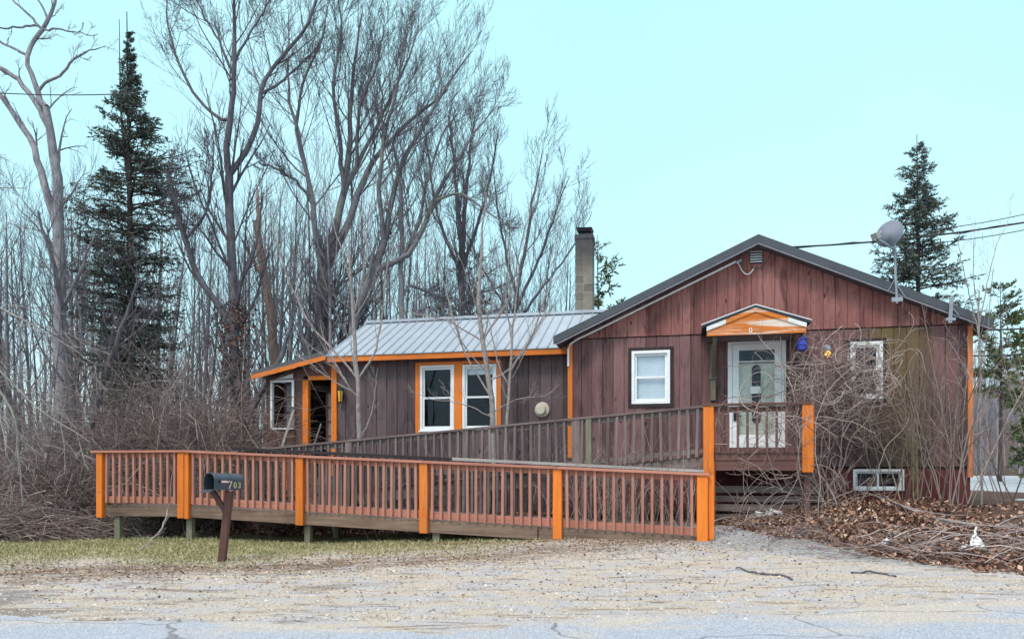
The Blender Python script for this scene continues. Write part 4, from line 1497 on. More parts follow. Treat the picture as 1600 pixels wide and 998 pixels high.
# leaves clinging to that trunk
rg = np.random.default_rng(9)
N = 1700
tz = rg.uniform(0, 1, N) ** .8
px_ = np.interp(tz, [0, .5, 1], [374, 368, 366]) + rg.normal(size=N) * np.interp(tz, [0, .5, .8, 1], [10, 11, 17, 8])
py_ = np.interp(tz, [0, 1], [690, 470])
Yv = 21 + rg.normal(size=N) * .28
pos = np.stack([(px_ - CX) / F * Yv, Yv, CH + (HY - py_) / F * Yv], 1)
dr = nrm(rg.normal(size=(N, 3)) + np.array([0, 0, -.6]))
V, Fq = diamonds(rg, pos, dr, rg.uniform(.05, .13, N), rg.uniform(.04, .08, N))
par = [o for o in bpy.data.objects if o.name == 'ivy_trunk_tree'][0]
link('ivy', mesh_np('ivy', V - np.array(par.location), Fq), 'ivy_leaves', par)
# snag
hero('broken_snag', 'broken orange brown snag with splintered bare top behind the lean-to roof', None, 24, [
    ([(440, 700), (432, 580), (424, 490), (408, 400), (400, 345)], [11, 10, 9, 8, 6]),
    ([(402, 360), (403, 320), (401, 288)], [5, 3.6, 1.2]),
    ([(405, 350), (409, 318), (412, 302)], [3.5, 2.6, .8]),
    ([(415, 440), (395, 405), (378, 375)], [5, 3.5, 1.5]),
], 'bark_snag', 'twig_grey', 7, m=(2, 2, 2, 0), lr=.25, tr0=.5)
# big many stemmed maple
hero('multi_stem_tree', 'massive grey many stemmed tree with wide crown standing left behind the wing roof', None, 23, [
    ([(500, 720), (500, 600), (503, 500), (507, 420)], [21, 20, 18, 15]),
    ([(505, 440), (525, 350), (540, 290), (548, 200), (552, 110), (566, 20)], [10, 8.5, 7, 5, 3.6, 1.6]),
    ([(510, 410), (540, 360), (560, 300), (590, 240), (640, 190), (700, 140)], [9, 8, 7, 5, 3.4, 1.6]),
    ([(500, 430), (492, 360), (486, 300), (470, 230), (452, 160), (450, 90)], [8, 6.5, 5.5, 4.4, 3.2, 1.6]),
    ([(490, 310), (462, 280), (430, 262), (405, 255)], [4, 3, 2.4, 1.6]),
    ([(480, 270), (460, 200), (472, 130), (505, 60), (512, 10)], [4, 3.4, 3, 2.2, 1.2]),
    ([(530, 300), (530, 220), (520, 130), (535, 50), (528, -10)], [6, 4.6, 3.6, 2.6, 1.4]),
    ([(545, 300), (578, 220), (612, 150), (640, 90), (655, 40)], [5.5, 4.4, 3.4, 2.4, 1.2]),
    ([(548, 260), (560, 170), (590, 100), (600, 40)], [4.4, 3.4, 2.6, 1.3]),
], 'bark_grey', 'twig_dark', 13, rs=.70, m=(11, 8, 5, 2), lr=.46, up=.13, tr0=.25, lens=(1, 1, 1, 1))
hero('arching_tree', 'grey tree with arching limbs reaching right above the middle of the wing roof', None, 22, [
    ([(538, 720), (545, 600), (552, 500), (580, 430), (600, 380)], [12, 11, 10, 9, 8]),
    ([(598, 385), (612, 320), (625, 260), (660, 200), (700, 130), (738, 80)], [7, 6, 5, 4, 2.6, 1.2]),
    ([(600, 380), (592, 300), (598, 220), (620, 140), (632, 60)], [6, 5, 4, 2.8, 1.3]),
    ([(628, 500), (626, 420), (628, 340), (622, 260), (612, 215)], [6, 5.6, 5, 4, 2.5]),
    ([(590, 430), (640, 400), (672, 330), (690, 290), (740, 210), (772, 170)], [7, 6.4, 5.4, 4, 2.6, 1.2]),
    ([(665, 330), (682, 310), (720, 300), (760, 330), (790, 350)], [4, 3.4, 2.6, 1.8, 1]),
    ([(625, 400), (655, 350), (668, 280), (690, 210), (720, 170)], [5, 4, 3.2, 2.2, 1.1]),
    ([(600, 460), (640, 445), (700, 465), (740, 480)], [4, 3.2, 2.4, 1.4]),
    ([(560, 480), (528, 470), (500, 445), (480, 430)], [4, 3, 2.2, 1.2]),
], 'bark_grey', 'twig_dark', 17, rs=.70, m=(11, 8, 5, 2), lr=.46, up=.12, tr0=.2)
hero('upright_tree', 'slender dark tree with fine upright twigs right of the arching tree behind the wing', None, 27, [
    ([(722, 720), (722, 560), (722, 440), (722, 380)], [9, 8, 7, 6]),
    ([(722, 400), (714, 310), (706, 230), (700, 180)], [5, 4, 2.6, 1.2]),
    ([(722, 400), (728, 300), (735, 230), (742, 180)], [5, 4, 2.6, 1.2]),
    ([(722, 420), (750, 340), (768, 270), (780, 200)], [4, 3, 2, 1]),
    ([(722, 430), (690, 360), (676, 300), (668, 230)], [4, 3, 2, 1]),
], 'bark_dark', 'twig_dark', 19, m=(11, 7, 4, 2), lr=.34, ang=.45, up=.22, tr0=.15)
hero('fan_tree', 'fine twigged bare tree fanning out just left of the chimney', None, 25, [
    ([(800, 740), (802, 560), (806, 470)], [6, 5, 4.4]),
    ([(806, 480), (822, 380), (838, 290), (848, 235)], [4, 3.2, 2, .8]),
    ([(806, 490), (845, 400), (872, 320), (890, 275)], [3.6, 2.8, 1.8, .7]),
    ([(806, 480), (790, 400), (776, 320), (772, 260)], [3.6, 2.8, 1.8, .7]),
    ([(806, 500), (862, 430), (900, 380), (925, 330)], [3, 2.4, 1.5, .6]),
    ([(804, 500), (760, 430), (735, 380), (716, 340)], [3, 2.4, 1.5, .6]),
], 'bark_dark', 'twig_dark', 23, m=(9, 7, 4, 2), lr=.38, ang=.45, up=.16, tr0=.2)
# low branches of a birch-like tree reaching in at the left edge
hero('lichen_branch_tree', 'pale lichen covered low branches drooping in at the left edge', None, 13.5, [
    ([(-150, 860), (-140, 640), (-110, 450), (-60, 300)], [10, 9, 8, 6]),
    ([(-120, 480), (-60, 470), (-10, 600), (10, 700)], [4, 3, 2.2, 1]),
    ([(-110, 460), (-40, 550), (25, 650), (32, 740), (36, 790)], [4, 3, 2.4, 1.8, .8]),
    ([(-90, 400), (-20, 560), (60, 640), (140, 690)], [4, 2.6, 1.6, .8]),
    ([(-90, 390), (0, 480), (90, 530), (150, 570)], [4, 2.6, 1.6, .7]),
], 'bark_pale', 'twig_pale', 29, m=(7, 5, 4, 0), lr=.34, up=-.03, tr0=.3)
# dark trees in the left woods
hero('leaning_tree', 'dark tree with two crossing leaning stems below the big spruce', None, 17.5, [
    ([(130, 790), (118, 690), (112, 600), (104, 520), (88, 430), (60, 330)], [8, 7, 6, 5, 4, 2]),
    ([(140, 740), (150, 640), (172, 560), (195, 500), (215, 440)], [7, 6, 5, 4, 2]),
    ([(112, 600), (130, 545), (124, 480), (98, 420)], [4, 3.4, 2.6, 1.2]),
], 'bark_dark', 'twig_dark', 31, m=(8, 6, 4, 3), lr=.42, up=.06, tr0=.3)
hero('bent_tree', 'dark bare trunk curving up beside the left end of the lean-to roof', None, 19, [
    ([(392, 740), (388, 670), (396, 630), (412, 608), (440, 560), (462, 480)], [10, 9, 7, 6, 4, 2]),
    ([(386, 690), (372, 630), (360, 590)], [8, 5, 3]),
], 'bark_dark', 'twig_dark', 37, m=(6, 5, 4, 2), lr=.3, tr0=.4)

# saplings between ramp and wing
SG = 'young bare saplings in front of the wing'
hero('sapling', 'pale sapling growing in front of the bare wall left of the wing windows', SG, 14.6, [
    ([(562, 740), (561, 640), (556, 575), (552, 500), (548, 430), (546, 370)], [6.5, 6, 5.4, 4.6, 3.2, 1.8]),
    ([(553, 590), (520, 545), (482, 505), (450, 440), (420, 330)], [3, 2.4, 2, 1.4, .6]),
    ([(555, 585), (585, 555), (598, 500), (602, 430), (620, 330)], [2.8, 2.4, 2, 1.4, .6]),
    ([(558, 612), (520, 595), (480, 565), (455, 548)], [2, 1.6, 1.2, .6]),
    ([(558, 605), (528, 575), (508, 540), (500, 500)], [2, 1.6, 1.2, .6]),
    ([(551, 500), (568, 430), (574, 350), (590, 260)], [2.2, 1.8, 1.2, .5]),
    ([(550, 450), (530, 380), (510, 300), (505, 250)], [2, 1.6, 1, .5]),
    ([(562, 690), (580, 650), (586, 610), (590, 575)], [2, 1.5, 1.1, .6]),
], 'bark_sapling', 'twig_pale', 41, m=(5, 4, 3, 0), lr=.30, up=.10, tr0=.25, drift=.5, rmin=.003, rs=.62)
hero('sapling', 'tallest pale sapling with kinked trunk in front of the right wing window', SG, 14.5, [
    ([(772, 740), (770, 640), (762, 580), (752, 520), (748, 460), (752, 380), (760, 300)], [8, 7.4, 6.6, 5.6, 4.6, 3, 1.4]),
    ([(766, 610), (730, 560), (712, 510), (690, 430), (672, 330)], [2.6, 2.2, 1.8, 1.2, .6]),
    ([(764, 600), (800, 575), (835, 520), (860, 440), (880, 320)], [2.6, 2.2, 1.8, 1.2, .6]),
    ([(753, 540), (700, 500), (650, 490), (600, 470)], [2.2, 1.8, 1.2, .6]),
    ([(752, 530), (795, 470), (815, 380), (840, 290)], [2.4, 2, 1.3, .6]),
    ([(768, 650), (720, 630), (680, 625), (640, 612)], [1.8, 1.4, 1, .5]),
    ([(770, 640), (810, 622), (850, 620), (875, 600)], [1.8, 1.4, 1, .5]),
], 'bark_sapling', 'twig_pale', 43, m=(6, 4, 3, 0), lr=.30, up=.10, tr0=.25, drift=.5, rmin=.003, rs=.62)
hero('sapling', 'thinner reddish sapling growing just right of the wing windows', SG, 14.4, [
    ([(790, 740), (793, 650), (797, 590), (800, 530), (806, 470), (815, 400)], [4.4, 4, 3.6, 3, 2.2, 1]),
    ([(797, 590), (820, 545), (845, 500), (870, 440)], [2, 1.7, 1.2, .5]),
    ([(797, 600), (775, 560), (765, 500), (740, 430)], [1.8, 1.5, 1, .5]),
    ([(801, 530), (790, 470), (795, 400), (800, 300)], [1.8, 1.5, 1, .5]),
], 'bark_sapling', 'twig_pale', 47, m=(6, 4, 3, 0), lr=.30, up=.12, tr0=.25, drift=.4, rmin=.003, rs=.62)


# ---- conifers
def conifer(name, label, Y, px, ytop, ybase, rpx, z0f, seed, needle, nb=150, sub=11, droop=.12, power=.8, tops=1, dens=9, gap=.0, nl=(.10, .22), nw=(.03, .055), pend=.5, bark='bark_spruce', tr=.011, asym=0.0, prof=None):
    rg = np.random.default_rng(seed)
    base = WP(px, ybase, Y)
    base[2] = float(gz(base[0], base[1]))
    top = WP(px, ytop, Y)
    h = top[2] - base[2]
    rad = rpx * Y / F
    zt_ = np.linspace(0, 1, 16)
    tp = base[None] + np.stack([.05 * np.sin(zt_ * 4), .05 * np.cos(zt_ * 3) - .05, zt_ * h], 1)
    trk = [tp]
    trr = [np.maximum(h * tr * (1 - zt_) ** .8, .012)]
    if tops > 1:
        t2 = tp.copy()
        t2[:, 0] -= .22 * sm(.6, .85, zt_)
        t2[:, 2] *= .985
        trk.append(t2)
        trr.append(trr[0] * .7)
    u = rg.random(nb)
    f = z0f + (1 - z0f) * (np.arange(nb) + u) / nb
    f = f[(rg.random(nb) > gap) & (rg.random(nb) > .35 * sm(.85, .97, (f - z0f) / (1 - z0f))) & (f < z0f + .955 * (1 - z0f))]
    n = len(f)
    az = rg.uniform(0, 2 * np.pi, n)
    rel = (f - z0f) / (1 - z0f)
    L = rad * ((1 - rel) ** power) * rg.uniform(.55, 1.12, n) * np.minimum(1, .55 + rel * 3) + .12
    if prof:
        L = rad * np.interp(rel, *prof) * rg.uniform(.6, 1.15, n) + .05
        L *= .85 + .30 * np.sin(az * 2 + rel * 11) * np.sin(rel * 23 + az)
    L *= 1 + asym * np.cos(az)
    st = base[None] + np.stack([np.zeros(n), np.zeros(n), f * h], 1)
    d0 = np.stack([np.cos(az), np.sin(az), np.full(n, .15) + .7 * rel ** 2], 1)
    s_ = np.linspace(0, 1, 7)
    P = st[:, None] + (nrm(d0)[:, None] * L[:, None, None]) * s_[None, :, None]
    P[..., 2] += L[:, None] * (-droop * 2.2 * s_ ** 1.6 + droop * 1.3 * s_ ** 4)[None]
    Rb = np.maximum((.012 + L * .012)[:, None] * np.linspace(1, .2, 7)[None], .004)
    P2, R2 = kids(rg, P, Rb, sub, .18, 1.0, .42, .85, -.03, .06, .5, 4, .4, .003, flat=.75)
    allP = [(P, 7), (P2, 4)]
    pos, dr = [], []
    for Q, k in ((P2, dens), (P[:, 2:], dens * 2)):
        t = rg.random((len(Q), k)) * (Q.shape[1] - 1.001)
        i = t.astype(int)
        fr = (t - i)[..., None]
        r_ = np.arange(len(Q))[:, None]
        A, B = Q[r_, i], Q[r_, i + 1]
        tan = nrm(B - A)
        rv = rg.normal(size=A.shape)
        rv[..., 2] = rv[..., 2] * .5 - pend * .5
        pos.append((A * (1 - fr) + B * fr).reshape(-1, 3))
        dr.append(nrm(tan * .9 + rv * .7).reshape(-1, 3))
    pos, dr = np.concatenate(pos), np.concatenate(dr)
    N = len(pos)
    sh = 1 - .5 * sm(.75, .95, (pos[:, 2] - base[2]) / h)
    lf = diamonds(rg, pos, dr, rg.uniform(*nl, N) * sh, rg.uniform(*nw, N) * sh, .1)
    tr_ = tubes(np.stack(trk), np.stack(trr), 8)
    cr_ = merge([tubes(P, Rb, 4), tubes(P2, R2, 3)])
    return tree_thing(name, label, None, base, tr_, cr_, bark, 'bark_spruce', lf, needle, crown_name='branches')


conifer('spruce_tree', 'tall dark spruce with two spiky tops among bare trees on the left', 21.5, 203, 22, 780, 124, .16, 51, 'spruce_needles', nb=430, sub=12, tops=2, gap=.18, dens=10, asym=.10, droop=.15, nl=(.07, .17), nw=(.022, .045), prof=([0, .12, .24, .38, .54, .62, .71, .79, .87, .94, 1], [.50, .66, .74, .82, .84, .70, .48, .27, .11, .04, .02]))
conifer('spruce_tree', 'spruce rising behind the right roof slope beside the satellite dish', 30, 1432, 212, 760, 92, .38, 53, 'spruce_needles', nb=175, sub=11, gap=.14, dens=11, power=.82, droop=.10, nl=(.12, .26), nw=(.03, .06))
conifer('pine_tree', 'small green pine with a long side branch just right of the chimney', 36, 934, 368, 720, 62, .55, 57, 'pine_needles', nb=20, sub=7, gap=.1, dens=11, power=.35, droop=.02, nl=(.18, .34), nw=(.06, .10), pend=-.5)
conifer('pine_tree', 'bushy green pine behind the right corner of the house', 34, 1562, 440, 730, 62, .40, 59, 'pine_needles', nb=42, sub=8, gap=.15, dens=11, power=.5, droop=.02, nl=(.2, .36), nw=(.06, .11), pend=-.6)
conifer('pine_tree', 'green pine cut by the right edge of the view beyond the house corner', 40, 1622, 455, 730, 70, .35, 61, 'pine_needles', nb=42, sub=8, gap=.15, dens=11, power=.5, droop=.02, nl=(.2, .38), nw=(.07, .12), pend=-.6)
conifer('pine_tree', 'low dark green pine sapling by the pale driveway at the right edge', 30, 1612, 640, 748, 40, .08, 63, 'pine_needles', nb=34, sub=7, dens=10, power=.6, droop=.04, nl=(.15, .3), nw=(.05, .09), pend=-.3)
conifer('pine_tree', 'dark green pine half hidden by bare twigs above the right end of the wing roof', 33, 735, 400, 740, 105, .50, 65, 'spruce_needles', nb=34, sub=8, gap=.1, dens=12, power=.4, droop=.02, nl=(.18, .34), nw=(.05, .09), pend=-.4)


# ---- woods: prototypes of thin forest trees, then copies
def forest_mesh(seed, h, spread, m=(12, 5, 3), crown0=.35, up=.2, r=.10):
    rg = np.random.default_rng(seed)
    z = np.linspace(0, 1, 14)
    P0 = np.stack([.25 * np.sin(z * rg.uniform(1, 4) + rg.uniform(0, 6)), .25 * np.sin(z * rg.uniform(1, 4)), z * h], 1)
    P0 = P0 - P0[0]
    P0[0, 2] = -.2
    P0 = P0[None]
    R0 = (r * .85 * (1 - z) ** .75 + .010)[None]
    P1, R1 = kids(rg, P0, R0, m[0], crown0, 1.0, spread, .55, up, .09, .48, 7, .25, .008, fall=.5)
    P2, R2 = kids(rg, P1, R1, m[1], .15, 1.0, .55, .5, up * .8, .08, .5, 5, .4, .005)
    P3, R3 = kids(rg, P2, R2, m[2], .2, 1.0, .65, .5, up * .6, .08, .65, 4, .6, .004)
    t_ = merge([tubes(P0, R0, 6), tubes(P1, R1, 4)])
    c_ = merge([tubes(P2, R2, 3), tubes(P3, R3, 3)])
    return mesh_np('trunk', *t_, True), mesh_np('crown', *c_, True)


protos = []
for i in range(9):
    h = [13, 15, 16.5, 14, 12, 17, 15.5, 11, 14.5][i]
    a, c = forest_mesh(100 + i, h, [.34, .30, .26, .40, .42, .24, .30, .45, .34][i], crown0=[.3, .42, .5, .25, .2, .55, .4, .15, .35][i], r=[.11, .12, .10, .13, .09, .12, .14, .08, .10][i])
    a.materials.append(M(['bark_grey', 'bark_dark', 'hazed_far_bark'][i % 3]))
    c.materials.append(M(['twig_grey', 'twig_dark', 'hazed_far_bark'][i % 3]))
    protos.append((a, c, h))
rg = np.random.default_rng(77)
FG = 'thin bare trees filling the woods behind the house'
cnt = 0
rows = [(23, 15), (26, 17), (30, 20), (34, 22), (39, 26), (45, 28)]
for Y, n in rows:
    for i in range(n):
        px = -70 + 980 * (i + rg.random()) / n
        Yj = Y + rg.uniform(-1.8, 1.8)
        x = (px - CX) / F * Yj
        lim = np.interp(px, [-70, 330, 450, 640, 760, 850, 905], [335, 320, 290, 330, 400, 415, 470])   # crown line seen against the sky
        hh = (CH + (HY - lim) / F * Yj) * rg.uniform(.78, 1.06)
        hh = min(hh, 19)
        a, c, h = protos[rg.integers(len(protos))]
        sc = hh / h
        g_ = float(gz(x, Yj))
        t_ = thing('woodland_tree', 'thin bare tree standing in the dense woods behind the spruce, the ramp and the wing', 'tree', (x, Yj, g_), rg.uniform(0, 6.28), FG)
        t_.rotation_euler = (R(rg.normal() * 2.6), R(rg.normal() * 2.6), t_.rotation_euler[2])
        t_.scale = (max(sc, .7) * rg.uniform(.8, 1.15),) * 2 + (sc,)
        for nm, me in (('trunk', a), ('crown', c)):
            o = bpy.data.objects.new(nm, me)
            C.objects.link(o)
            o.parent = t_
        cnt += 1

# far woods: one mass of stems and twigs
def wood_mass(name, X0, X1, Y0, Y1, n, h0, h1, seed, mat_, k1=7, k2=5, zfun=gz, rr=.13):
    rg = np.random.default_rng(seed)
    Y = rg.uniform(Y0, Y1, n)
    X = (X0 + (X1 - X0) * rg.random(n)) * Y / Y1
    hh = rg.uniform(h0, h1, n)
    z = np.linspace(0, 1, 6)
    P0 = np.stack([X[:, None] + rg.normal(size=(n, 1)) * .6 * z, Y[:, None] + 0 * z, zfun(X, Y)[:, None] - .2 + hh[:, None] * z], -1)
    P0[..., 0] += rg.normal(size=(n, 6)) * .10
    R0 = (rr * rg.uniform(.5, 1.2, n)[:, None] * (1 - .85 * z))
    P1, R1 = kids(rg, P0, R0, k1, .25, 1, .28, .5, .22, .08, .45, 5, .3, .012)
    P2, R2 = kids(rg, P1, R1, k2, .2, 1, .5, .55, .15, .1, .6, 4, .5, .007)
    V, Fq = merge([tubes(P0, R0, 5), tubes(P1, R1, 3), tubes(P2, R2, 3)])
    o = link(name, mesh_np(name, V, Fq, True), mat_)
    return struct(o, 'stuff')


wood_mass('far_woods', -75, 12, 48, 82, 340, 8, 15, 201, 'hazed_far_bark', 10, 6)
wood_mass('far_woods', 25, 90, 66, 110, 260, 10, 17, 203, 'hazed_far_bark', 11, 8)


# ---- brush and undergrowth on the left, behind the ramp
def canes(rg, n, xf, hlo, hhi, lean, pts=9, r=(.004, .010), curl=.12, droop=.10):
    """arching stems rooted on the ground: xf(rg, n) gives base x, y"""
    bx, by = xf(rg, n)
    p = np.stack([bx, by, gz(bx, by) - .03], 1)
    az = rg.uniform(0, 2 * np.pi, n)
    d = nrm(np.stack([np.cos(az) * lean, np.sin(az) * lean, np.ones(n)], 1))
    L = rg.uniform(hlo, hhi, n)
    out = [p]
    for j in range(pts - 1):
        d = nrm(d + rg.normal(size=d.shape) * curl + np.array([0, 0, -droop * (j / pts)]))
        p = p + d * (L / (pts - 1))[:, None]
        out.append(p)
    P = np.stack(out, 1)
    R0 = rg.uniform(*r, n)[:, None] * np.linspace(1, .35, pts)[None]
    return P, R0


def pxband(x0, x1, Y0, Y1):
    def f(rg, n):
        Y = rg.uniform(Y0, Y1, n)
        return (rg.uniform(x0, x1, n) - CX) / F * Y, Y
    return f


def hband(s0, s1, d0, d1):
    def f(rg, n):
        P = HN(np.stack([rg.uniform(s0, s1, n), rg.uniform(d0, d1, n), np.zeros(n)], 1))
        return P[:, 0], P[:, 1]
    return f


rg = np.random.default_rng(301)
parts = []
for (band, n, h0, h1, lean, dr_) in ((pxband(-40, 375, 15.5, 20), 1150, 1.5, 4.2, .55, .35), (pxband(170, 390, 16.5, 19.5), 900, 2.5, 5.4, .5, .42),
                                     (pxband(-60, 160, 14.5, 17), 500, 1.0, 3.0, .8, .5), (pxband(140, 400, 14.8, 16), 330, .8, 2.2, .9, .5)):
    P, R0 = canes(rg, n, band, h0, h1, lean, 10, (.005, .013), .16, dr_)
    P1, R1 = kids(rg, P, R0, 5, .2, 1, .34, .8, -.05, .16, .6, 5, .5, .004)
    parts += [tubes(P, R0, 4), tubes(P1, R1, 3)]
o = link('undergrowth', mesh_np('undergrowth', *merge(parts), True), 'brush_bark')
struct(o, 'stuff')
# heap of cut brush at the far left
def brush_pile(name, label, cx, cy, rx, ry, hz, n, seed, mat_, ln=(.8, 2.0), flat=.25, r=(.004, .012)):
    rg = np.random.default_rng(seed)
    a = rg.uniform(0, 2 * np.pi, n)
    q = np.sqrt(rg.random(n))
    x, y = cx + rx * q * np.cos(a), cy + ry * q * np.sin(a)
    z = gz(x, y) + rg.uniform(0, 1, n) * hz * (1 - q ** 2) + .02
    az = rg.normal(size=n) * .7 + rg.integers(0, 2, n) * np.pi
    d = nrm(np.stack([np.cos(az), np.sin(az) * .6, rg.normal(size=n) * flat], 1))
    L = rg.uniform(*ln, n)
    s_ = np.linspace(-.5, .5, 7)
    P = np.stack([x, y, z], 1)[:, None] + d[:, None] * L[:, None, None] * s_[None, :, None]
    P[..., 2] += (rg.uniform(-.02, .14, n)[:, None]) * (1 - (2 * s_) ** 2)[None] * L[:, None]
    P += np.cumsum(rg.normal(size=P.shape) * .02, axis=1)
    g_ = gz(P[..., 0], P[..., 1]) + .01
    P[..., 2] = np.maximum(P[..., 2], g_)
    R0 = rg.uniform(*r, n)[:, None] * np.linspace(1, .4, 7)[None]
    P1, R1 = kids(rg, P, R0, 3, .1, 1, .3, .6, .0, .12, .6, 4, .5, .003)
    V, Fq = merge([tubes(P, R0, 4), tubes(P1, R1, 3)])
    b_ = np.array([cx, cy, float(gz(cx, cy))])
    o = link(name, mesh_np(name, V - b_, Fq, True), mat_, None, tuple(b_))
    return tag(o, label, 'brush pile')


brush_pile('brush_pile', 'low heap of dark cut brush at the far left edge of the lawn', -9.25, 13.5, 1.25, .8, .62, 620, 311, 'brush_bark', (.7, 1.7))
brush_pile('brush_pile', 'scatter of thin sticks and leaves left of the ramp landing', -7.9, 14.3, 1.0, .8, .35, 160, 313, 'vine_bark', (.6, 1.5))
# green weeds by the brush
rg = np.random.default_rng(315)
N = 420
P = np.stack([rg.normal(-7.55, .35, N), rg.normal(14.5, .25, N), rg.uniform(.02, .28, N)], 1)
V, Fq = diamonds(rg, P, nrm(rg.normal(size=(N, 3)) + np.array([0, 0, .3])), rg.uniform(.05, .12, N), rg.uniform(.03, .06, N))
b_ = np.array([-7.55, 14.5, 0])
tag(link('ground_ivy', mesh_np('ground_ivy', V - b_, Fq), 'green_leaves', None, tuple(b_)), 'patch of dark green creeping leaves beside the brush left of the landing', 'plant')

# dead weeds between and behind the ramp runs
rg = np.random.default_rng(321)
parts = []
for (band, n, h0, h1, lean, dr_) in ((hband(-8, 2.3, -1.9, -.1), 420, .6, 1.7, .35, .2), (hband(-7.8, 2.2, -3.1, -2.4), 40, .5, 1.2, .5, .3),
                                     (hband(.2, 2.4, -2.6, -2.3), 90, .9, 1.6, .25, .12), (hband(-6, -.3, -.6, -.1), 110, .7, 1.9, .3, .15)):
    P, R0 = canes(rg, n, band, h0, h1, lean, 8, (.003, .007), .12, dr_)
    P1, R1 = kids(rg, P, R0, 5, .3, 1, .3, .7, .05, .12, .6, 4, .5, .0025)
    parts += [tubes(P, R0, 4), tubes(P1, R1, 3)]
struct(link('dead_weeds', mesh_np('dead_weeds', *merge(parts), True), 'vine_bark'), 'stuff')

# ---- vine tangle over the porch corner and window
def wander(rg, n, start, d, pts, step, turn, pull, rad, k_pull=.10, grav=0.0, dlim=None):
    p = start.copy()
    d = nrm(d)
    w = rg.normal(size=p.shape) * turn
    out = [p]
    for j in range(pts - 1):
        w = .75 * w + rg.normal(size=p.shape) * turn * .6
        d = nrm(d + w + (pull - p) / rad * k_pull + np.array([0, 0, grav]))
        p = p + d * step[:, None]
        if dlim is not None:
            p[:, 1] = np.clip(p[:, 1], dlim[0], dlim[1])
        out.append(p)
    return np.stack(out, 1)


rg = np.random.default_rng(331)
parts = []
# main mass (house coordinates)
n = 260
c0 = np.array([4.85, -1.0, 2.72])
st = c0 + rg.normal(size=(n, 3)) * np.array([.38, .34, .27])
P = wander(rg, n, st, rg.normal(size=(n, 3)), 22, rg.uniform(.05, .085, n), .20, c0, np.array([.75, .55, .62]), .16, 0, (-2.5, -.06))
parts.append(tubes(HN(P), rg.uniform(.003, .0105, n)[:, None] * np.linspace(1, .4, 22)[None], 4))
P1, R1 = kids(rg, HN(P), np.full((n, 22), .005), 3, .1, 1, .18, .8, .0, .16, .7, 5, .6, .003)
parts.append(tubes(P1, R1, 3))
# strands climbing from the ground by the porch post
n = 22
st = np.stack([rg.normal(4.45, .25, n), rg.uniform(-2.4, -.5, n), np.full(n, .45)], 1)
tg = np.stack([rg.normal(4.7, .5, n), rg.uniform(-2.2, -.3, n), rg.uniform(2.4, 3.6, n)], 1)
P = wander(rg, n, st, np.array([0, 0, 1.]) + rg.normal(size=(n, 3)) * .3, 26, rg.uniform(.10, .15, n), .24, tg, 1.6, .20, 0, (-2.6, -.06))
parts.append(tubes(HN(P), rg.uniform(.006, .013, n)[:, None] * np.linspace(1, .4, 26)[None], 5))
P1, R1 = kids(rg, HN(P), np.full((n, 26), .006), 9, .15, 1, .20, .8, .0, .16, .7, 6, .5, .003)
parts.append(tubes(P1, R1, 3))
# strands over the porch rail and deck
n = 36
st = np.stack([rg.uniform(2.9, 4.3, n), rg.uniform(-2.5, -2.1, n), rg.uniform(.6, 2.5, n)], 1)
P = wander(rg, n, st, rg.normal(size=(n, 3)) * np.array([1, .2, .7]), 20, rg.uniform(.06, .10, n), .20, np.array([3.9, -2.3, 1.55]), 1.6, .10, 0, (-2.7, -2.02))
parts.append(tubes(HN(P), rg.uniform(.004, .009, n)[:, None] * np.linspace(1, .4, 20)[None], 4))
P1, R1 = kids(rg, HN(P), np.full((n, 20), .005), 5, .15, 1, .25, .8, .0, .16, .7, 5, .5, .003)
parts.append(tubes(P1, R1, 3))
# under the porch
n = 22
st = np.stack([rg.uniform(2.9, 5.0, n), rg.uniform(-2.4, -1.75, n), rg.uniform(.35, .6, n)], 1)
P = wander(rg, n, st, np.stack([rg.normal(size=n), rg.normal(size=n) * .2, rg.uniform(.3, 1.2, n)], 1), 14, rg.uniform(.06, .11, n), .14, np.array([4.4, -2.1, .9]), 1.5, .08, -.04, (-2.7, -1.66))
parts.append(tubes(HN(P), rg.uniform(.004, .008, n)[:, None] * np.linspace(1, .45, 14)[None], 4))
# spread over the window and wall to the right
n = 70
st = np.stack([rg.uniform(4.9, 6.1, n), rg.uniform(-.5, -.06, n), rg.uniform(1.8, 3.5, n)], 1)
P = wander(rg, n, st, rg.normal(size=(n, 3)) * np.array([1, .1, 1]), 18, rg.uniform(.05, .085, n), .2, np.array([5.5, -.2, 2.7]), 1.2, .09, 0, (-.7, -.06))
parts.append(tubes(HN(P), rg.uniform(.004, .007, n)[:, None] * np.linspace(1, .5, 18)[None], 4))
V, Fq = merge(parts)
b_ = np.array(H(4.5, -1.2, .4))
tag(link('vine_tangle', mesh_np('vine_tangle', V - b_, Fq, True), 'vine_bark', None, tuple(b_)),
    'big leafless tangle of pale vines smothering the right porch post and window', 'vine')

# upright shrubs against the right part of the wall and at the corner
def shrub(name, label, s0, s1, d0, d1, n, h0, h1, seed, mat_, lean=.22, curl=.05, r=(.006, .015), k=6, droop=.0, kl=.3):
    rg = np.random.default_rng(seed)
    P, R0 = canes(rg, n, hband(s0, s1, d0, d1), h0, h1, lean, 11, r, curl, droop)
    P1, R1 = kids(rg, P, R0, k, .25, 1, kl, .55, .08, .12, .55, 6, .45, .003)
    P2, R2 = kids(rg, P1, R1, 4, .2, 1, .45, .7, .03, .14, .7, 4, .5, .0025)
    V, Fq = merge([tubes(P, R0, 5), tubes(P1, R1, 4), tubes(P2, R2, 3)])
    b_ = np.array(H((s0 + s1) / 2, (d0 + d1) / 2, 0))
    b_[2] = float(gz(b_[0], b_[1]))
    return tag(link(name, mesh_np(name, V - b_, Fq, True), mat_, None, tuple(b_)), label, 'shrub')


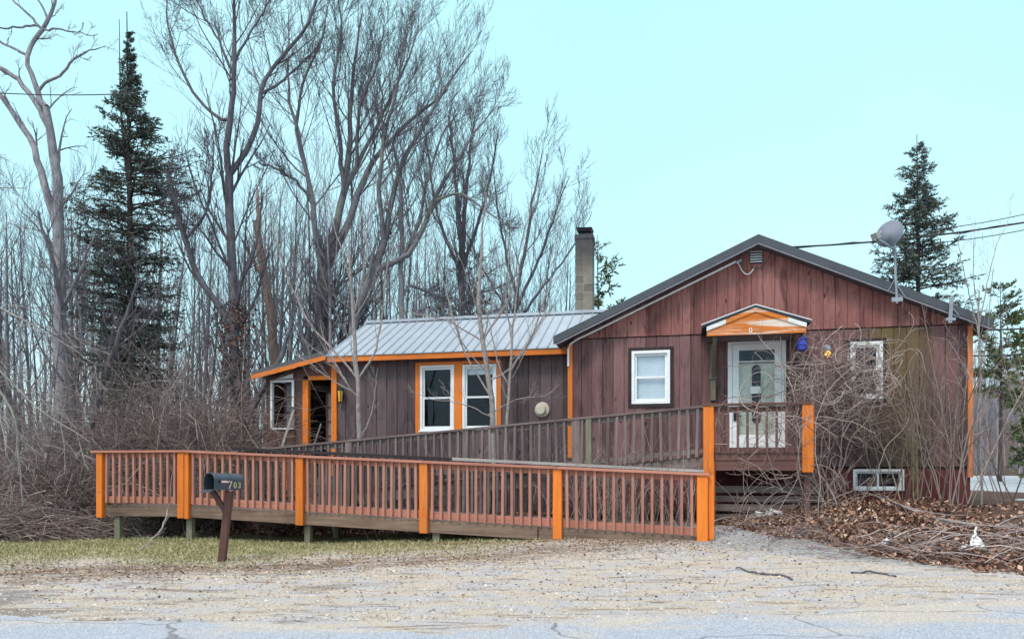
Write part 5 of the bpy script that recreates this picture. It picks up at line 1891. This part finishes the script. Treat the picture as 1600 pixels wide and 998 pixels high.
shrub('bare_shrub', 'leafless shrub with pale upright stems against the mossy stained wall', 5.6, 6.4, -1.2, -.4, 18, 2.0, 3.3, 341, 'cane_olive')
shrub('bare_shrub', 'tall leafless shrub before the faded corner board, twigs reaching above the eave', 6.5, 7.3, -1.3, -.3, 17, 2.4, 4.2, 343, 'vine_bark')
shrub('bare_shrub', 'dark stemmed leafless shrub beyond the house corner in front of the driveway', 7.6, 8.3, -.8, .4, 14, 2.0, 4.0, 347, 'brush_bark', lean=.35)
shrub('bare_shrub', 'thin leafless twigs at the right edge of the view', 8.4, 9.4, -.5, 1.0, 18, 1.2, 3.6, 349, 'vine_bark', lean=.35)
shrub('bare_shrub', 'low leafless brush growing under the basement window', 4.6, 5.6, -1.0, -.3, 18, .7, 1.5, 351, 'vine_bark', lean=.6, curl=.12)
# two whips above the right eave
hero('tall_whip', 'straight thin stem rising past the right eave of the gable roof', None, 12.9, [
    ([(1533, 800), (1532, 650), (1531, 520), (1530, 455)], [2.4, 2, 1.7, 1.1]),
    ([(1531, 530), (1515, 460), (1500, 400), (1497, 360)], [1.3, 1, .8, .4]),
    ([(1531, 520), (1540, 450), (1555, 390), (1580, 330)], [1.2, 1, .7, .4]),
    ([(1531, 500), (1522, 440), (1520, 380), (1524, 345)], [1.2, 1, .7, .4]),
], 'bark_sapling', 'vine_bark', 353, m=(4, 3, 2, 0), lr=.3, up=.08, drift=.3, rmin=.0025, tr0=.4)

# ---- leaf pile along the foundation
def pile_h(x, y):
    P = np.stack([np.asarray(x) - HO.x, np.asarray(y) - HO.y], -1)
    s = P[..., 0] * HA.x + P[..., 1] * HA.y
    d = P[..., 0] * HB.x + P[..., 1] * HB.y
    u = np.clip(1 - ((s - 5.9) / 3.3) ** 2, 0, 1)
    front = np.interp(s, [2.5, 2.86, 4.2, 5.35, 6.5, 9], [-1.8, -2.2, -3.8, -4.9, -5.2, -5.2]) + .12 * np.sin(s * 5) + .07 * np.sin(s * 13)
    w = np.clip((d - front) / 2.3, 0, 1)
    back = np.clip((-.0 - d) / .8, .25, 1)
    return .29 * np.sqrt(u) * w * w * (3 - 2 * w) * back * (1 + .25 * np.sin(s * 4.2) * np.sin(d * 5)), s, d, u, w


xs2, ys2 = np.meshgrid(np.arange(2.6, 9.6, .05), np.arange(7.6, 15.2, .05))
hgt, s_, d_, u_, w_ = pile_h(xs2, ys2)
ok = (u_ > .0) & (w_ > 0) & (d_ < .02)
zz_ = gz(xs2, ys2) + np.where(ok, hgt, -.06) + .006 * rg.normal(size=hgt.shape)
ny2, nx2 = xs2.shape
V = np.stack([xs2, ys2, zz_], -1).reshape(-1, 3)
ii = (np.arange(ny2 - 1)[:, None] * nx2 + np.arange(nx2 - 1)[None]).reshape(-1)
keep = (ok[:-1, :-1] | ok[1:, 1:]).reshape(-1)
Fq = np.stack([ii, ii + 1, ii + nx2 + 1, ii + nx2], 1)[keep]
m, nt = mat('leaf_mould')
n1 = noise(nt, objco(nt), 30, 6, .7)
fin(nt, ramp(nt, n1, [(.3, (.03, .017, .013)), (.7, (.13, .075, .055))]), .95, n1, .6, .03)
mound = link('leaf_litter', mesh_np('leaf_litter', V, Fq, True), 'leaf_mould')
struct(mound, 'stuff')


def scatter_leaves(name, X, Y, Z, mat_, seed, l=(.025, .105), w=(.015, .06), up=.35):
    rg = np.random.default_rng(seed)
    N = len(X)
    dr = rg.normal(size=(N, 3))
    dr[:, 2] = np.abs(dr[:, 2]) * up
    P = np.stack([X, Y, Z], 1)
    V, Fq = diamonds(rg, P, nrm(dr), rg.uniform(*l, N), rg.uniform(*w, N), .35)
    return struct(link(name, mesh_np(name, V, Fq), mat_), 'stuff')


rg = np.random.default_rng(361)
N = 90000
X, Y = rg.uniform(2.6, 9.6, N), rg.uniform(7.6, 15.2, N)
hgt, s_, d_, u_, w_ = pile_h(X, Y)
k = (u_ > .02) & (w_ > 0) & (d_ < 0) & (rg.random(N) < (.12 + .88 * np.clip((7.0 - s_) / 2, 0, 1)) * np.clip(.35 + w_ * 2.5, 0, 1))
X, Y, hgt = X[k], Y[k], hgt[k]
scatter_leaves('fallen_leaves', X, Y, gz(X, Y) + hgt + rg.uniform(0, .03, len(X)), 'dead_leaves', 362)
# thin scatter of leaves over yard, ramp edge and lawn
N = 9000
X = rg.uniform(-11, 8, N)
Y = np.where(rg.random(N) < .6, 9.4 + .26 * np.maximum(X + 4.5, 0) + rg.normal(size=N) * .55, rg.uniform(7.2, 13, N))
q = HN(np.stack([rg.uniform(-2.5, 2.4, 900), -3.55 - np.abs(rg.normal(size=900)) * .16, np.zeros(900)], 1))
X, Y = np.r_[X, q[:, 0]], np.r_[Y, q[:, 1]]
k = (Y > 6.9) & (X < 4)
X, Y = X[k], Y[k]
scatter_leaves('stray_leaves', X, Y, gz(X, Y) + .006, 'dead_leaves', 364, (.018, .05), (.010, .028), .12)
# woodland leaf litter
N = 16000
X, Y = rg.uniform(-15, 1, N), rg.uniform(13, 19, N)
k = (Y > 13.9 - .2 * X * 0 + .25 * np.sin(X))
X, Y = X[k], Y[k]
scatter_leaves('woodland_litter', X, Y, gz(X, Y) + .01, 'dead_leaves', 366, (.05, .11), (.03, .07), .25)

# ---- grass
rg = np.random.default_rng(371)
N = 90000
X = rg.uniform(-12, 1.6, N)
Y = rg.uniform(9.2, 14.2, N)
yl = 9.45 + .26 * np.maximum(X + 4.5, 0) + .35 * np.sin(X * 1.9) + .25 * np.sin(X * 4.3 + 1)
dpos = (X - HO.x) * HB.x + (Y - HO.y) * HB.y
pr = np.clip((Y - yl) / 1.6, 0, 1) * np.clip((-3.05 - dpos) / .5, 0, 1) * np.where(X < -8, 1, 1) * np.clip((1.5 - X) / 1.5, 0, 1)
pr *= .45 + .55 * (np.sin(X * 3.1 + 2 * np.sin(Y * 2.2)) * np.sin(Y * 4.0 + X) > -.35)
k = rg.random(N) < pr
X, Y = X[k], Y[k]
N = len(X)
P = np.stack([X, Y, gz(X, Y) - .005], 1)
dr = nrm(rg.normal(size=(N, 3)) * np.array([.75, .75, .2]) + np.array([0, 0, .8]))
V, Fq = diamonds(rg, P, dr, rg.uniform(.03, .085, N), rg.uniform(.007, .014, N), .2)
struct(link('grass', mesh_np('grass', V, Fq), 'grass_blades'), 'stuff')
# dry straw thatch at the lawn's edge and by the leaf heap
N = 9000
X = rg.uniform(-11, 7.5, N)
Y = 9.2 + .26 * np.maximum(np.minimum(X, 2) + 4.5, 0) + rg.normal(size=N) * .5 - .25 * np.maximum(X - 2, 0)
k = Y > 7.2
X, Y = X[k], Y[k]
N = len(X)
dr = rg.normal(size=(N, 3))
dr[:, 2] = np.abs(dr[:, 2]) * .12
V, Fq = diamonds(rg, np.stack([X, Y, gz(X, Y) + .006], 1), nrm(dr), rg.uniform(.04, .12, N), rg.uniform(.004, .009, N), .2)
struct(link('straw', mesh_np('straw', V, Fq), 'straw'), 'stuff')
# gravel
N = 15000
X, Y = rg.uniform(-9, 8, N), 6.3 + rg.random(N) ** 1.3 * 4.6
P = np.stack([X, Y, gz(X, Y) + .002], 1)
V, Fq = [], None
r_ = rg.uniform(.004, .014, N) * np.where(rg.random(N) < .04, 1.8, 1)
oc_ = np.array([[1, 0, 0], [0, 1, 0], [-1, 0, 0], [0, -1, 0], [0, 0, .8], [0, 0, -.5]])
V = (P[:, None] + oc_[None] * r_[:, None, None] * rg.uniform(.7, 1.3, (N, 6, 1))).reshape(-1, 3)
tri = np.array([[0, 1, 4], [1, 2, 4], [2, 3, 4], [3, 0, 4]])
Fq = (np.arange(N)[:, None, None] * 6 + tri[None]).reshape(-1, 3)
struct(link('gravel', mesh_np('gravel', V, Fq), 'pebbles'), 'stuff')

# ---- fallen branches, sticks and litter
def stick(name, label, pts, r, mat_, cat='branch', group=None, tw=0, seed=1):
    rg = np.random.default_rng(seed)
    P, R0 = resample(pts, r, 14, rg, .012)
    P[:, 2] = np.maximum(P[:, 2], gz(P[:, 0], P[:, 1]) + R0 * .6)
    P, R0 = P[None], R0[None]
    ps = [tubes(P, R0, 6)]
    if tw:
        P1, R1 = kids(rg, P, R0, tw, .2, 1, .3, .5, .02, .12, .5, 6, .4, .003)
        ps.append(tubes(P1, R1, 4))
    V, Fq = merge(ps)
    b_ = P[0, 0].copy()
    return tag(link(name, mesh_np(name, V - b_, Fq, True), mat_, None, tuple(b_)), label, cat, group)


def onpile(px, py, Y, dz=.0):
    """where the sight line through a photo pixel meets the heap or the yard"""
    for Y in np.arange(7.0, 14.0, .02):
        p = WP(px, py, Y)
        h_ = float(gz(p[0], p[1])) + max(0.0, float(pile_h(p[0], p[1])[0]))
        if p[2] <= h_ + dz * .5:
            p[2] = h_ + dz * .5
            return p
    return p


stick('fallen_branch', 'longest pale fallen branch lying across the leaf heap towards the right edge', [onpile(1325, 762, 11.9, .1), onpile(1400, 785, 11.5, .1), onpile(1460, 808, 11.0, .1), onpile(1520, 822, 10.7, .08), onpile(1590, 822, 10.6, .05)], [.012, .018, .022, .026, .026], 'bark_sapling', tw=5, seed=5)
stick('fallen_branch', 'thinner pale branch propped over the leaf heap below the basement window', [onpile(1290, 760, 12.0, .2), onpile(1360, 765, 11.8, .2), onpile(1430, 800, 11.4, .12), onpile(1480, 830, 10.9, .03)], [.008, .012, .013, .012], 'bark_sapling', tw=4, seed=6)
stick('fallen_branch', 'short grey branch end poking out of the leaves by the steps', [onpile(1135, 812, 11.8, .02), onpile(1160, 800, 11.9, .1)], [.035, .03], 'bark_pale', seed=7)
for i, (a, c, lab) in enumerate((((1150, 883, 8.95), (1238, 906, 8.2), 'curved dark stick lying on the pale gravel yard'),
                                 ((1330, 905, 8.6), (1400, 908, 8.5), 'thin dark stick beside the right part of the leaf heap'),
                                 ((215, 862, 11.4), (262, 795, 12.4), 'bare forked twig leaning against the ramp below the landing'))):
    A, B = WP(*a), WP(*c)
    mid = (A + B) / 2 + np.array([.1, .12, .0])
    if i < 2:
        for q in (A, B, mid):
            q[2] = float(gz(q[0], q[1])) + .012
    pts = [A, mid, B]
    if i == 0:
        pts = [A, A * .55 + B * .45 + np.array([0, -.04, 0]), A * .2 + B * .8 + np.array([.06, .18, 0]), B + np.array([.03, .12, 0]), B]
    stick('stick', lab, pts, [.010, .014, .012] if i else [.009, .012, .015, .012, .01], 'bark_dark' if i < 2 else 'bark_sapling', 'stick', tw=(0, 2, 4)[i], seed=20 + i)
brush_pile('brush_pile', 'grey heap of cut sticks at the right end of the leaf heap', 6.4, 10.0, 1.2, 1.2, .28, 190, 381, 'vine_bark', (.5, 1.5), .12)
brush_pile('brush_pile', 'fine twigs strewn over the front of the leaf heap', 4.9, 10.6, 1.1, 1.3, .22, 120, 385, 'brush_bark', (.4, 1.1), .12, (.002, .006))
brush_pile('brush_pile', 'low scatter of sticks lying on the leaf heap below the porch', 4.6, 12.0, 1.2, .7, .30, 30, 383, 'vine_bark', (.5, 1.3), .2)


def crumple(name, label, c, size, seed, mat_='plastic_white', cat='litter', n=3):
    rg = np.random.default_rng(seed)
    import bmesh
    bm = bmesh.new()
    for q in range(n):
        r = bmesh.ops.create_icosphere(bm, subdivisions=2, radius=1)
        off = rg.normal(size=3) * np.array([.8, .4, .35]) * size
        sc_ = size * rg.uniform(.35, .9, 3)
        for v in r['verts']:
            k_ = 1 + .45 * rg.normal()
            v.co = Vector((v.co.x * sc_[0] * k_ + off[0], v.co.y * sc_[1] * k_ + off[1], v.co.z * sc_[2] * k_ * .8 + off[2]))
    me = bpy.data.meshes.new(name)
    bm.to_mesh(me)
    bm.free()
    o = link(name, me, mat_, None, tuple(c))
    return tag(o, label, cat, 'white plastic litter by the leaf heap')


crumple('plastic_litter', 'torn white plastic scrap caught in vines below the porch', onpile(1188, 803, 11.7, .16), .07, 3)
crumple('plastic_litter', 'white plastic strip lying on leaves just right of the torn scrap', onpile(1208, 800, 11.7, .16), .06, 4)
crumple('plastic_litter', 'small white plastic ball on the front edge of the leaf heap', onpile(1384, 848, 10.3, .16), .06, 5)
crumple('plastic_litter', 'largest crumpled white plastic bag among sticks at lower right', onpile(1528, 850, 9.9, .20), .075, 6, n=6)
# loose stakes of pale plastic pipe in that bag
for i, (a, c) in enumerate((((1500, 858, 9.9), (1530, 843, 9.9)), ((1518, 852, 9.85), (1532, 832, 9.9)))):
    A = onpile(*a, .16)
    B = A + (np.array([.22, .05, .06]), np.array([.10, .05, .24]))[i]
    stick('plastic_strip', ('flat lying white strip left of the crumpled plastic bag', 'upright white strip sticking out of the crumpled plastic bag')[i], [A, B], [.016, .014], 'plastic_white', 'litter', seed=30 + i)
